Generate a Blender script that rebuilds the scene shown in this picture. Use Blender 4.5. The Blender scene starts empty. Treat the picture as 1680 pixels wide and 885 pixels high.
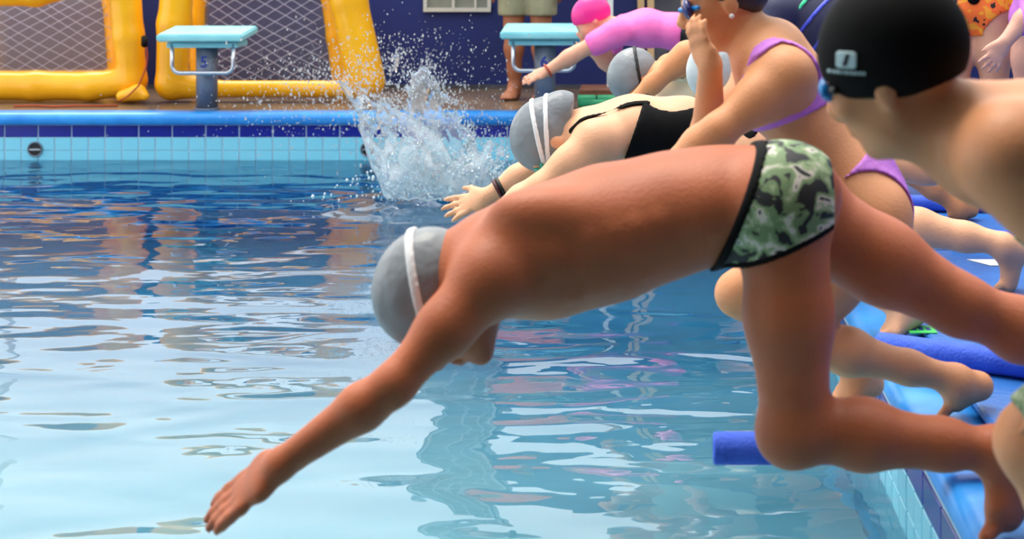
import bpy, bmesh, math, random
import numpy as np
from mathutils import Vector, noise as mnoise

# ------------------------------------------------------------------ camera, sky, sun, exposure
scene = bpy.context.scene
F, HC, VX, VY = 2600.0, 1.1, 1062.0, -93.0          # focal length in pixels (1680 wide), eye height above deck, horizon point
cam_d = bpy.data.cameras.new('camera'); cam = bpy.data.objects.new('camera', cam_d)
scene.collection.objects.link(cam); scene.camera = cam
cam.location = (0, 0, HC); cam.rotation_euler = (math.pi/2, 0, 0)
cam_d.sensor_width = 36.0; cam_d.lens = 36.0*F/1680.0
cam_d.shift_x = (840.0-VX)/1680.0; cam_d.shift_y = (VY-442.5)/1680.0
cam_d.clip_start = 0.05
cam_d.dof.use_dof = True; cam_d.dof.focus_distance = 5.2; cam_d.dof.aperture_fstop = 4.5

world = bpy.data.worlds.new('sky'); scene.world = world; world.use_nodes = True
bg = world.node_tree.nodes['Background']
bg.inputs[0].default_value = (0.93, 0.97, 1.0, 1); bg.inputs[1].default_value = 1.4
sun_d = bpy.data.lights.new('sun', 'SUN'); sun = bpy.data.objects.new('sun', sun_d); scene.collection.objects.link(sun)
sun_d.energy = 2.3; sun_d.angle = math.radians(35); sun_d.color = (1.0, 0.92, 0.80)
sun.rotation_euler = (math.radians(-16), math.radians(-14), 0)

vs = scene.view_settings
vs.view_transform = 'Standard'; vs.look = 'None'; vs.gamma = 1.0; vs.use_curve_mapping = False
vs.exposure = 0.55

random.seed(7); np.random.seed(7)
COL = scene.collection
V = Vector

def P(px, py, Y, ):
    return V(((px-VX)*Y/F, Y, HC-(py-VY)*Y/F))
def R(px, Y): return px*Y/F
def Xp(px, Y): return (px-VX)*Y/F
def Zp(py, Y): return HC-(py-VY)*Y/F
def srgb(r, g, b):
    f = lambda c: (c/255/12.92) if c/255 <= 0.04045 else ((c/255+0.055)/1.055)**2.4
    return (f(r), f(g), f(b), 1)

# ------------------------------------------------------------------ materials
def mat(name, col, rough=0.5, **kw):
    m = bpy.data.materials.new(name); m.use_nodes = True
    b = m.node_tree.nodes['Principled BSDF']
    b.inputs['Base Color'].default_value = col; b.inputs['Roughness'].default_value = rough
    for k, v in kw.items(): b.inputs[k.replace('_', ' ')].default_value = v
    return m
def ramp_mat(name, stops, scale, rough=0.5, detail=3.0, const=False, bump=0.0, bump_scale=30.0, coords='Object', stretch=(1, 1, 1), distortion=0.0, **kw):
    m = mat(name, (1, 1, 1, 1), rough, **kw); nt = m.node_tree; b = nt.nodes['Principled BSDF']
    tc = nt.nodes.new('ShaderNodeTexCoord'); mp = nt.nodes.new('ShaderNodeMapping'); mp.inputs['Scale'].default_value = stretch
    nt.links.new(tc.outputs[coords], mp.inputs[0])
    n = nt.nodes.new('ShaderNodeTexNoise'); n.inputs['Scale'].default_value = scale; n.inputs['Detail'].default_value = detail
    n.inputs['Distortion'].default_value = distortion
    nt.links.new(mp.outputs[0], n.inputs['Vector'])
    r = nt.nodes.new('ShaderNodeValToRGB'); e = r.color_ramp.elements
    if const: r.color_ramp.interpolation = 'CONSTANT'
    while len(e) < len(stops): e.new(0.5)
    for el, (p, c) in zip(e, stops): el.position = p; el.color = c
    nt.links.new(n.outputs['Fac'], r.inputs[0]); nt.links.new(r.outputs[0], b.inputs['Base Color'])
    if bump:
        n2 = nt.nodes.new('ShaderNodeTexNoise'); n2.inputs['Scale'].default_value = bump_scale; n2.inputs['Detail'].default_value = 2
        nt.links.new(mp.outputs[0], n2.inputs['Vector'])
        bp = nt.nodes.new('ShaderNodeBump'); bp.inputs['Strength'].default_value = bump; bp.inputs['Distance'].default_value = 0.01
        nt.links.new(n2.outputs['Fac'], bp.inputs['Height']); nt.links.new(bp.outputs[0], b.inputs['Normal'])
    return m
def skin(name, r, g, b):
    a = srgb(r, g, b); d = tuple(c*0.84 for c in a[:3])+(1,)
    return ramp_mat(name, [(0.35, d), (0.65, a)], 7.0, 0.5, detail=4, bump=0.12, bump_scale=140,
                    Subsurface_Weight=0.05, Subsurface_Scale=0.02, Specular_IOR_Level=0.35)

M = {}
M['navy_wall'] = ramp_mat('navy_wall', [(0.3, srgb(8, 28, 92)), (0.7, srgb(14, 38, 112))], 1.2, 0.6)
M['deck'] = ramp_mat('wet_deck', [(0.3, srgb(96, 78, 62)), (0.7, srgb(128, 106, 84))], 2.5, 0.25, bump=0.2, bump_scale=60)
M['coping'] = ramp_mat('coping_blue', [(0.3, srgb(32, 128, 214)), (0.7, srgb(62, 160, 236))], 5.0, 0.3, bump=0.1)
M['tile_navy'] = ramp_mat('tile_navy', [(0.3, srgb(22, 28, 120)), (0.7, srgb(28, 36, 146))], 3.0, 0.18)
M['tile_cyan'] = ramp_mat('tile_cyan', [(0.3, srgb(116, 198, 222)), (0.7, srgb(132, 208, 228))], 2.0, 0.2)
M['grout'] = mat('grout', srgb(176, 200, 214), 0.7)
M['pool_floor'] = ramp_mat('pool_floor', [(0.3, srgb(170, 226, 234)), (0.7, srgb(190, 236, 240))], 1.0, 0.6)
M['mat_blue'] = ramp_mat('mat_blue', [(0.3, srgb(30, 88, 158)), (0.7, srgb(44, 112, 190))], 5.0, 0.38, bump=0.25, bump_scale=45)
M['noodle_blue'] = ramp_mat('noodle_blue', [(0.3, srgb(42, 84, 208)), (0.7, srgb(56, 100, 224))], 20, 0.7, bump=0.3, bump_scale=120)
M['noodle_green'] = ramp_mat('noodle_green', [(0.3, srgb(10, 128, 84)), (0.7, srgb(20, 150, 100))], 20, 0.6, bump=0.3, bump_scale=120)
M['yellow'] = ramp_mat('yellow_vinyl', [(0.3, srgb(244, 168, 10)), (0.7, srgb(255, 186, 20))], 3.0, 0.28, bump=0.35, bump_scale=9)
M['net'] = mat('net_cord', srgb(196, 196, 214), 0.7)
M['steel'] = mat('steel', srgb(205, 208, 214), 0.28, Metallic=0.9)
M['post_grey'] = ramp_mat('post_grey', [(0.3, srgb(92, 100, 116)), (0.7, srgb(122, 130, 146))], 6, 0.4, Metallic=0.3)
M['block_cyan'] = ramp_mat('block_cyan', [(0.3, srgb(124, 196, 206)), (0.7, srgb(146, 214, 220))], 6, 0.5, bump=0.3, bump_scale=90)
M['number'] = mat('number_blue', srgb(30, 52, 140), 0.5)
M['black'] = ramp_mat('black_fabric', [(0.3, srgb(7, 7, 8)), (0.7, srgb(13, 13, 15))], 30, 0.8, Specular_IOR_Level=0.15)
M['drain'] = mat('drain_dark', srgb(14, 20, 22), 0.6)
M['wood'] = ramp_mat('wood_trim', [(0.3, srgb(196, 160, 112)), (0.7, srgb(222, 190, 142))], 8, 0.5, stretch=(1, 1, 0.1))
M['board'] = ramp_mat('board_brown', [(0.3, srgb(96, 58, 40)), (0.7, srgb(128, 80, 56))], 12, 0.5)
M['white'] = mat('white_paint', srgb(232, 232, 230), 0.5)
M['dark_panel'] = ramp_mat('dark_panel', [(0.3, srgb(52, 52, 62)), (0.7, srgb(84, 84, 92))], 4, 0.5)
M['window_frame'] = mat('window_frame', srgb(206, 204, 192), 0.5)
M['window_pane'] = ramp_mat('window_pane', [(0.3, srgb(120, 124, 116)), (0.7, srgb(158, 160, 146))], 3, 0.25)
M['cap_grey'] = ramp_mat('cap_grey', [(0.3, srgb(120, 126, 132)), (0.7, srgb(138, 143, 147))], 9, 0.42, bump=0.7, bump_scale=20)
M['cap_pale'] = ramp_mat('cap_pale', [(0.3, srgb(186, 196, 200)), (0.7, srgb(214, 218, 218))], 9, 0.45, bump=0.6, bump_scale=18)
M['cap_pink'] = mat('cap_pink', srgb(232, 38, 140), 0.4)
M['strap_white'] = mat('strap_white', srgb(240, 240, 240), 0.5)
M['strap_black'] = mat('strap_black', srgb(10, 10, 12), 0.5)
M['lens_blue'] = mat('lens_blue', srgb(30, 130, 205), 0.12)
M['lens_dark'] = mat('lens_dark', srgb(44, 44, 110), 0.1)
M['lens_teal'] = mat('lens_teal', srgb(40, 150, 130), 0.15)
M['lilac'] = ramp_mat('lilac_fabric', [(0.3, srgb(186, 108, 206)), (0.7, srgb(206, 124, 218))], 12, 0.6, bump=0.3, bump_scale=60)
M['camo'] = ramp_mat('camo_fabric', [(0.0, srgb(24, 26, 30)), (0.43, srgb(112, 138, 96)), (0.51, srgb(150, 168, 128)), (0.56, srgb(206, 200, 190)), (0.62, srgb(28, 32, 34))],
                     25.0, 0.65, detail=3.0, const=True, distortion=0.5)
M['pink_shirt'] = ramp_mat('pink_shirt', [(0.3, srgb(246, 104, 180)), (0.7, srgb(252, 122, 192))], 8, 0.7, bump=0.3, bump_scale=30)
M['orange_suit'] = ramp_mat('orange_suit', [(0.0, srgb(30, 20, 20)), (0.40, srgb(255, 120, 40)), (0.52, srgb(255, 172, 40)), (0.64, srgb(250, 120, 80)), (0.70, srgb(36, 22, 20))], 16, 0.6, const=True, detail=2)
M['khaki'] = ramp_mat('khaki', [(0.3, srgb(138, 134, 104)), (0.7, srgb(156, 150, 118))], 8, 0.8, bump=0.4, bump_scale=24)
M['orange_shirt'] = mat('orange_shirt', srgb(255, 118, 70), 0.7)
M['navy_shirt'] = ramp_mat('navy_shirt', [(0.3, srgb(30, 32, 66)), (0.7, srgb(40, 42, 80))], 5, 0.6)
M['green_line'] = mat('green_line', srgb(40, 196, 140), 0.5)
M['blue_line'] = mat('blue_line', srgb(62, 74, 200), 0.5)
M['cream'] = ramp_mat('cream_fabric', [(0.3, srgb(246, 226, 188)), (0.7, srgb(252, 236, 204))], 6, 0.7)
M['hair'] = ramp_mat('dark_hair', [(0.3, srgb(34, 24, 20)), (0.7, srgb(58, 42, 34))], 40, 0.5, stretch=(1, 1, 0.2))
M['eye'] = mat('eye_white', srgb(228, 224, 218), 0.2)
M['print'] = mat('print_white', srgb(176, 200, 204), 0.6)
M['earring'] = mat('earring', srgb(240, 240, 240), 0.15)
M['rubber'] = mat('dark_red_band', srgb(70, 16, 26), 0.5)
M['cord'] = mat('cord', srgb(170, 60, 30), 0.6)
M['tag_green'] = mat('tag_green', srgb(60, 190, 90), 0.6)
M['paper'] = mat('paper', srgb(226, 222, 216), 0.7)

def water_material(name='pool_water', volume=True):
    m = bpy.data.materials.new(name); m.use_nodes = True; nt = m.node_tree; nt.nodes.clear(); L = nt.links.new
    out = nt.nodes.new('ShaderNodeOutputMaterial')
    tc = nt.nodes.new('ShaderNodeTexCoord')
    def noise(scale, st, det, dist=0.0):
        mp = nt.nodes.new('ShaderNodeMapping'); mp.inputs['Scale'].default_value = st; L(tc.outputs['Object'], mp.inputs[0])
        n = nt.nodes.new('ShaderNodeTexNoise'); n.inputs['Scale'].default_value = scale; n.inputs['Detail'].default_value = det
        n.inputs['Distortion'].default_value = dist; L(mp.outputs[0], n.inputs['Vector']); return n
    n1 = noise(3.4, (0.5, 1, 1), 1.0, 0.3); n2 = noise(11.0, (0.6, 1, 1), 1.0, 0.3)
    b1 = nt.nodes.new('ShaderNodeBump'); b1.inputs['Strength'].default_value = 1.0; b1.inputs['Distance'].default_value = 0.026
    L(n1.outputs['Fac'], b1.inputs['Height'])
    b2 = nt.nodes.new('ShaderNodeBump'); b2.inputs['Strength'].default_value = 1.0; b2.inputs['Distance'].default_value = 0.0018
    L(n2.outputs['Fac'], b2.inputs['Height']); L(b1.outputs[0], b2.inputs['Normal'])
    fr = nt.nodes.new('ShaderNodeFresnel'); fr.inputs['IOR'].default_value = 1.95; L(b2.outputs[0], fr.inputs['Normal'])
    gl = nt.nodes.new('ShaderNodeBsdfGlossy'); gl.inputs['Roughness'].default_value = 0.0; L(b2.outputs[0], gl.inputs['Normal'])
    rf = nt.nodes.new('ShaderNodeBsdfRefraction'); rf.inputs['IOR'].default_value = 1.33; rf.inputs['Roughness'].default_value = 0.0; L(b2.outputs[0], rf.inputs['Normal'])
    mx = nt.nodes.new('ShaderNodeMixShader'); L(fr.outputs[0], mx.inputs[0]); L(rf.outputs[0], mx.inputs[1]); L(gl.outputs[0], mx.inputs[2])
    L(mx.outputs[0], out.inputs[0])
    va = nt.nodes.new('ShaderNodeVolumeAbsorption'); va.inputs['Color'].default_value = (0.30, 0.70, 0.86, 1); va.inputs['Density'].default_value = 0.55
    if volume: L(va.outputs[0], out.inputs['Volume'])
    return m
M['water'] = water_material()
M['ring'] = water_material('ring_water', False)
def splash_material():
    m = mat('splash_water', (0.95, 0.985, 1, 1), 0.04, Transmission_Weight=0.84, IOR=1.24)
    return m
M['splash'] = splash_material()
def sheer(name, col, fac):
    m = bpy.data.materials.new(name); m.use_nodes = True; nt = m.node_tree; b = nt.nodes['Principled BSDF']; b.inputs['Base Color'].default_value = col
    t = nt.nodes.new('ShaderNodeBsdfTransparent'); mx = nt.nodes.new('ShaderNodeMixShader'); mx.inputs[0].default_value = fac
    nt.links.new(t.outputs[0], mx.inputs[1]); nt.links.new(b.outputs[0], mx.inputs[2]); nt.links.new(mx.outputs[0], nt.nodes['Material Output'].inputs[0])
    return m
M['sheer_grey'] = sheer('sheer_grey', srgb(150, 140, 150), 0.55)
M['sheer_navy'] = sheer('sheer_navy', srgb(110, 112, 140), 0.4)

# ------------------------------------------------------------------ object helpers
def tag(o, label=None, cat=None, group=None, kind=None):
    if label: o['label'] = label
    if cat: o['category'] = cat
    if group: o['group'] = group
    if kind: o['kind'] = kind
    return o
def empty(name, loc=(0, 0, 0)):
    o = bpy.data.objects.new(name, None); o.location = loc; o.empty_display_size = 0.1; COL.objects.link(o); return o
def link_mesh(name, me, m, parent=None, smooth=False):
    o = bpy.data.objects.new(name, me); COL.objects.link(o)
    if m: me.materials.append(m)
    if parent is not None:
        o.parent = parent; o.matrix_parent_inverse = parent_inv(parent)
    if smooth:
        me.polygons.foreach_set('use_smooth', [True]*len(me.polygons))
    return o
def parent_inv(p):
    from mathutils import Matrix
    return Matrix.Translation(-p.location) if p.type == 'EMPTY' else Matrix()
def bm_obj(name, bm, m, parent=None, smooth=False):
    bmesh.ops.recalc_face_normals(bm, faces=bm.faces)
    me = bpy.data.meshes.new(name); bm.to_mesh(me); bm.free()
    return link_mesh(name, me, m, parent, smooth)
def add_box(bm, lo, hi):
    x0, y0, z0 = lo; x1, y1, z1 = hi
    vs_ = [bm.verts.new(c) for c in ((x0, y0, z0), (x1, y0, z0), (x1, y1, z0), (x0, y1, z0), (x0, y0, z1), (x1, y0, z1), (x1, y1, z1), (x0, y1, z1))]
    fs = [bm.faces.new([vs_[i] for i in q]) for q in ((0, 3, 2, 1), (4, 5, 6, 7), (0, 1, 5, 4), (1, 2, 6, 5), (2, 3, 7, 6), (3, 0, 4, 7))]
    return vs_, fs
def box(name, lo, hi, m, parent=None, bevel=0.0, seg=2):
    bm = bmesh.new(); add_box(bm, lo, hi)
    if bevel: bmesh.ops.bevel(bm, geom=list(bm.edges), offset=bevel, segments=seg, profile=0.5, affect='EDGES')
    return bm_obj(name, bm, m, parent, False)
def tube_bm(bm, pts, rad, n=10, closed=False, caps=True):
    pts = [V(p) for p in pts]; rr = rad if isinstance(rad, (list, tuple)) else [rad]*len(pts)
    rings = []; up = None
    N = len(pts)
    for i, p in enumerate(pts):
        a = pts[(i-1) % N] if (closed or i > 0) else p; b = pts[(i+1) % N] if (closed or i < N-1) else p
        d = (b-a).normalized()
        if up is None:
            up = V((0, 0, 1)) if abs(d.z) < 0.9 else V((0, 1, 0))
        s = d.cross(up).normalized(); up = s.cross(d).normalized()
        rings.append([bm.verts.new(p+(s*math.cos(2*math.pi*k/n)+up*math.sin(2*math.pi*k/n))*rr[i]) for k in range(n)])
    for i in range(N if closed else N-1):
        A, B = rings[i], rings[(i+1) % N]
        for k in range(n): bm.faces.new((A[k], A[(k+1) % n], B[(k+1) % n], B[k]))
    if caps and not closed:
        bm.faces.new(rings[0][::-1]); bm.faces.new(rings[-1])
def tube(name, pts, rad, m, parent=None, n=12, closed=False):
    bm = bmesh.new(); tube_bm(bm, pts, rad, n, closed); return bm_obj(name, bm, m, parent, True)
def text_mesh(name, body, size, m, loc, rot, parent):
    cu = bpy.data.curves.new(name, 'FONT'); cu.body = body; cu.size = size; cu.extrude = 0.0015; cu.align_x = 'CENTER'; cu.align_y = 'CENTER'; cu.offset = 0.002
    t = bpy.data.objects.new('tmp_text', cu); COL.objects.link(t)
    dg = bpy.context.evaluated_depsgraph_get(); me = bpy.data.meshes.new_from_object(t.evaluated_get(dg))
    bpy.data.objects.remove(t); bpy.data.curves.remove(cu)
    from mathutils import Euler, Matrix
    me.transform(Matrix.Translation(loc) @ Euler(rot).to_matrix().to_4x4())
    return link_mesh(name, me, m, parent)

# ------------------------------------------------------------------ implicit surfaces (bodies, caps, garments, inflatables)
def arr(v): return np.array(v, dtype=np.float64)
class Body:
    def __init__(self): self.p = []
    def seg(self, A, B, ra, rb, k=0.02): self.p.append(('e', arr(A), arr(B), (ra, ra), (rb, rb), None, k, 1)); return self
    def ell(self, A, B, r0, r1, side, k=0.03): self.p.append(('e', arr(A), arr(B), r0, r1, arr(side), k, 1)); return self
    def ball(self, C, rad, axes=None, k=0.02, sign=1):
        if not isinstance(rad, (tuple, list)): rad = (rad,)*3
        if axes is None: axes = (V((1, 0, 0)), V((0, 1, 0)), V((0, 0, 1)))
        self.p.append(('b', arr(C), tuple(rad), [arr(a) for a in axes], k, sign)); return self
    def chain(self, pts, rads, k=0.02):
        for i in range(len(pts)-1): self.seg(pts[i], pts[i+1], rads[i], rads[i+1], k)
        return self
    def bounds(self, pad=0.03):
        lo = arr((1e9,)*3); hi = -lo
        for q in self.p:
            if q[0] == 'e':
                r = max(*q[3], *q[4])
                lo = np.minimum(lo, np.minimum(q[1], q[2])-r); hi = np.maximum(hi, np.maximum(q[1], q[2])+r)
            elif q[5] > 0:
                lo = np.minimum(lo, q[1]-max(q[2])); hi = np.maximum(hi, q[1]+max(q[2]))
        return lo-pad, hi+pad
    def field(self, lo, hi, h):
        n = np.maximum(np.ceil((hi-lo)/h).astype(int)+1, 2)
        ax = [lo[i]+h*np.arange(n[i]) for i in range(3)]
        Fd = np.full(n, 0.4, dtype=np.float32)
        for q in self.p:
            if q[0] == 'e':
                _, A, B, r0, r1, side, k, sg = q; rm = max(*r0, *r1)
                bl = np.minimum(A, B)-rm; bh = np.maximum(A, B)+rm
            else:
                _, C, rad, axes, k, sg = q; bl = C-max(rad); bh = C+max(rad)
            mg = max(k, 0.02)+2*h+0.012
            i0 = np.clip(np.floor((bl-mg-lo)/h).astype(int), 0, n); i1 = np.clip(np.ceil((bh+mg-lo)/h).astype(int)+1, 0, n)
            if (i1 <= i0).any(): continue
            X = ax[0][i0[0]:i1[0], None, None]; Y = ax[1][None, i0[1]:i1[1], None]; Z = ax[2][None, None, i0[2]:i1[2]]
            if q[0] == 'e':
                d = B-A; Ln = np.linalg.norm(d)+1e-9; d = d/Ln
                qx, qy, qz = X-A[0], Y-A[1], Z-A[2]
                w = qx*d[0]+qy*d[1]+qz*d[2]; t = np.clip(w/Ln, 0, 1); ov = w-t*Ln
                if side is None:
                    rr = r0[0]+(r1[0]-r0[0])*t
                    ds = np.sqrt(np.maximum(qx*qx+qy*qy+qz*qz-w*w, 0)+ov*ov)-rr
                else:
                    s = side-d*np.dot(side, d); s = s/np.linalg.norm(s); u = np.cross(d, s)
                    a = r0[0]+(r1[0]-r0[0])*t; b = r0[1]+(r1[1]-r0[1])*t; mn = np.minimum(a, b)
                    e1 = (qx*s[0]+qy*s[1]+qz*s[2])/a; e2 = (qx*u[0]+qy*u[1]+qz*u[2])/b
                    ds = (np.sqrt(e1*e1+e2*e2+(ov/mn)**2)-1)*mn
            else:
                qx, qy, qz = X-C[0], Y-C[1], Z-C[2]; ss = 0
                for a, r in zip(axes, rad): ss = ss+((qx*a[0]+qy*a[1]+qz*a[2])/r)**2
                ds = (np.sqrt(ss)-1)*min(rad)
            sl = (slice(i0[0], i1[0]), slice(i0[1], i1[1]), slice(i0[2], i1[2]))
            c = Fd[sl]
            if sg > 0:
                hh = np.maximum(k-np.abs(c-ds), 0)/k; Fd[sl] = np.minimum(c, ds)-hh*hh*k*0.25
            else:
                hh = np.maximum(k-np.abs(c+ds), 0)/k; Fd[sl] = np.maximum(c, -ds)+hh*hh*k*0.25
        return Fd, ax
CORN = np.array([(i, j, k) for i in (0, 1) for j in (0, 1) for k in (0, 1)])
EDG = [(a, b) for a in range(8) for b in range(a+1, 8) if np.abs(CORN[a]-CORN[b]).sum() == 1]
def surface(name, Fd, lo, h, m, parent, relax=1):
    Fd[0], Fd[-1] = np.maximum(Fd[0], 0.01), np.maximum(Fd[-1], 0.01)
    Fd[:, 0], Fd[:, -1] = np.maximum(Fd[:, 0], 0.01), np.maximum(Fd[:, -1], 0.01)
    Fd[:, :, 0], Fd[:, :, -1] = np.maximum(Fd[:, :, 0], 0.01), np.maximum(Fd[:, :, -1], 0.01)
    S = Fd < 0; cnt = np.zeros(np.array(S.shape)-1, np.uint8)
    for i, j, k in CORN:
        cnt += S[i:S.shape[0]-1+i, j:S.shape[1]-1+j, k:S.shape[2]-1+k]
    act = (cnt > 0) & (cnt < 8); idx = np.argwhere(act); N = len(idx)
    vid = np.full(act.shape, -1, np.int64); vid[act] = np.arange(N)
    vals = np.stack([Fd[idx[:, 0]+c[0], idx[:, 1]+c[1], idx[:, 2]+c[2]] for c in CORN], 1)
    acc = np.zeros((N, 3)); nn = np.zeros(N)
    for a, b in EDG:
        va, vb = vals[:, a], vals[:, b]; x = (va < 0) != (vb < 0)
        t = np.where(x, va/np.where(x, va-vb, 1), 0)
        acc += np.where(x[:, None], CORN[a]+t[:, None]*(CORN[b]-CORN[a]), 0); nn += x
    vert = lo+h*(idx+acc/nn[:, None])
    quads = []
    for axis in range(3):
        o = [1, 2] if axis == 0 else ([2, 0] if axis == 1 else [0, 1])
        sl0 = [slice(1, -1)]*3; sl1 = [slice(1, -1)]*3; sl0[axis] = slice(0, -1); sl1[axis] = slice(1, None)
        a = S[tuple(sl0)]; b = S[tuple(sl1)]; w = np.argwhere(a != b)
        if not len(w): continue
        ins = a[w[:, 0], w[:, 1], w[:, 2]]
        g = w.copy(); g[:, o[0]] += 1; g[:, o[1]] += 1
        def cell(du, dv):
            c = g.copy(); c[:, o[0]] += du; c[:, o[1]] += dv; return vid[c[:, 0], c[:, 1], c[:, 2]]
        q = np.stack([cell(-1, -1), cell(0, -1), cell(0, 0), cell(-1, 0)], 1)
        q[~ins] = q[~ins][:, ::-1]; quads.append(q)
    Q = np.concatenate(quads)
    for _ in range(relax):
        e = np.concatenate([Q[:, [0, 1]], Q[:, [1, 2]], Q[:, [2, 3]], Q[:, [3, 0]]])
        sm = np.zeros_like(vert); dg = np.zeros(N)
        for c in range(3):
            sm[:, c] = np.bincount(e[:, 0], vert[e[:, 1], c], N)+np.bincount(e[:, 1], vert[e[:, 0], c], N)
        dg = np.bincount(e[:, 0], minlength=N)+np.bincount(e[:, 1], minlength=N)
        vert = 0.5*vert+0.5*sm/np.maximum(dg, 1)[:, None]
    me = bpy.data.meshes.new(name)
    me.vertices.add(N); me.vertices.foreach_set('co', vert.astype(np.float32).ravel())
    me.loops.add(Q.size); me.loops.foreach_set('vertex_index', Q.astype(np.int32).ravel())
    me.polygons.add(len(Q)); me.polygons.foreach_set('loop_start', np.arange(0, Q.size, 4, dtype=np.int32)); me.polygons.foreach_set('loop_total', np.full(len(Q), 4, np.int32))
    me.update(calc_edges=True); me.validate()
    return link_mesh(name, me, m, parent, True)
def solid(name, B, h, m, parent, relax=1):
    lo, hi = B.bounds(); Fd, ax = B.field(lo, hi, h); return surface(name, Fd, lo, h, m, parent, relax)
def shell(name, B, region, t, h, m, parent, relax=1, box_=None):
    """the part of a body swollen by t that lies inside the region: a garment, a cap, a strap"""
    lo, hi = B.bounds(0.04)
    if box_ is not None: lo = np.maximum(lo, arr(box_[0])); hi = np.minimum(hi, arr(box_[1]))
    Fd, ax = B.field(lo, hi, h)
    r = region(ax[0][:, None, None], ax[1][None, :, None], ax[2][None, None, :])
    return surface(name, np.maximum(Fd-t, r).astype(np.float32), lo, h, m, parent, relax)
def pl(n, p):                                   # half-space: inside is against the normal
    n = V(n).normalized(); p = V(p)
    return lambda x, y, z: (x-p.x)*n.x+(y-p.y)*n.y+(z-p.z)*n.z
def plp(a, b, Y, inside):                       # upright plane through two sighted points at depth Y, running back along Y
    A, B_, I = P(*a, Y), P(*b, Y), P(*inside, Y)
    d = B_-A; n = V((d.z, 0, -d.x)).normalized()
    if (I-A).dot(n) > 0: n = -n
    return pl(n, A)
def band(f, w, off=0.0): return lambda x, y, z: np.abs(f(x, y, z)-off)-w
def both(*fs): 
    def g(x, y, z):
        r = fs[0](x, y, z)
        for f in fs[1:]: r = np.maximum(r, f(x, y, z))
        return r
    return g
def either(*fs):
    def g(x, y, z):
        r = fs[0](x, y, z)
        for f in fs[1:]: r = np.minimum(r, f(x, y, z))
        return r
    return g
def inv(f): return lambda x, y, z: -f(x, y, z)
def sph(c, r): 
    c = V(c)
    return lambda x, y, z: np.sqrt((x-c.x)**2+(y-c.y)**2+(z-c.z)**2)-r
def path(pts, r):
    pts = [arr(p) for p in pts]
    def g(x, y, z):
        out = None
        for A, B in zip(pts[:-1], pts[1:]):
            d = B-A; L2 = d.dot(d)+1e-12
            t = np.clip(((x-A[0])*d[0]+(y-A[1])*d[1]+(z-A[2])*d[2])/L2, 0, 1)
            s = np.sqrt((x-A[0]-t*d[0])**2+(y-A[1]-t*d[1])**2+(z-A[2]-t*d[2])**2)-r
            out = s if out is None else np.minimum(out, s)
        return out
    return g
def around(c, r):
    c = arr(c); return (c-r, c+r)

# ---- anatomy
class Head:
    def __init__(s, c, crown, face, k=1.0):
        s.c = V(c); s.u = V(crown).normalized(); f = V(face); s.f = (f-s.u*f.dot(s.u)).normalized(); s.s = s.u.cross(s.f).normalized(); s.k = k
    def at(s, side, front, up): return s.c+(s.s*side+s.f*front+s.u*up)*s.k
    def skull(s):
        B = Body(); k = s.k; ax = (s.s, s.f, s.u)
        B.ball(s.at(0, -0.012, 0.028), (0.074*k, 0.094*k, 0.084*k), ax, 0.02)
        return B
    def add(s, B):
        k = s.k; ax = (s.s, s.f, s.u)
        B.ball(s.at(0, -0.012, 0.026), (0.072*k, 0.092*k, 0.082*k), ax, 0.03*k)
        B.ball(s.at(0, 0.028, -0.030), (0.056*k, 0.058*k, 0.072*k), ax, 0.03*k)
        B.ell(s.at(0, 0.03, -0.075), s.at(0, 0.062, -0.098), (0.040*k, 0.030*k), (0.022*k, 0.018*k), s.s, 0.03*k)
        for e in (-1, 1):
            B.ball(s.at(e*0.031, 0.090, 0.004), 0.015*k, None, 0.02*k, -1)
            B.seg(s.at(e*0.012, 0.082, 0.022), s.at(e*0.045, 0.070, 0.020), 0.011*k, 0.010*k, 0.015*k)
            B.ball(s.at(e*0.040, 0.064, -0.025), 0.020*k, None, 0.03*k)
            B.ball(s.at(e*0.074, -0.012, -0.008), (0.009*k, 0.019*k, 0.030*k), ax, 0.008*k)
            B.ball(s.at(e*0.011, 0.096, -0.040), 0.009*k, None, 0.010*k)
        B.seg(s.at(0, 0.084, 0.012), s.at(0, 0.106, -0.032), 0.008*k, 0.012*k, 0.012*k)
        B.ell(s.at(-0.014, 0.083, -0.058), s.at(0.014, 0.083, -0.058), (0.006*k, 0.010*k), (0.006*k, 0.010*k), s.u, 0.008*k)
        B.ell(s.at(-0.012, 0.081, -0.070), s.at(0.012, 0.081, -0.070), (0.007*k, 0.010*k), (0.007*k, 0.010*k), s.u, 0.008*k)
    def eyes(s, parent):
        for e in (-1, 1):
            bm = bmesh.new(); bmesh.ops.create_uvsphere(bm, u_segments=12, v_segments=8, radius=0.0115*s.k)
            bmesh.ops.translate(bm, verts=bm.verts, vec=s.at(e*0.031, 0.0735, 0.004)); bm_obj('eye', bm, M['eye'], parent, True)
    def cap_region(s, front=0.045, back=-0.045):
        a = s.at(0, 0.09, front); b = s.at(0, -0.10, back); d = a-b; n = d.cross(s.s).normalized()
        if n.dot(s.u) > 0: n = -n
        return pl(n, a)
    def goggles(s, parent, lens, frame, up=0.004, big=1.0):
        B = Body(); B.seg(s.at(-0.068, 0.062, up), s.at(-0.012, 0.100, up), 0.007, 0.006, 0.005); B.seg(s.at(0.068, 0.062, up), s.at(0.012, 0.100, up), 0.007, 0.006, 0.005)
        B.seg(s.at(-0.012, 0.100, up), s.at(0.012, 0.100, up), 0.005, 0.005, 0.005)
        fr = solid('goggle_frame', B, 0.004, frame, parent)
        for e in (-1, 1):
            B = Body(); B.ball(s.at(e*0.033, 0.084, up), (0.027*s.k*big, 0.0135*s.k, 0.019*s.k*big), (s.s, s.f, s.u), 0.005)
            solid('goggle_lens', B, 0.004, lens, fr)

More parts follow.
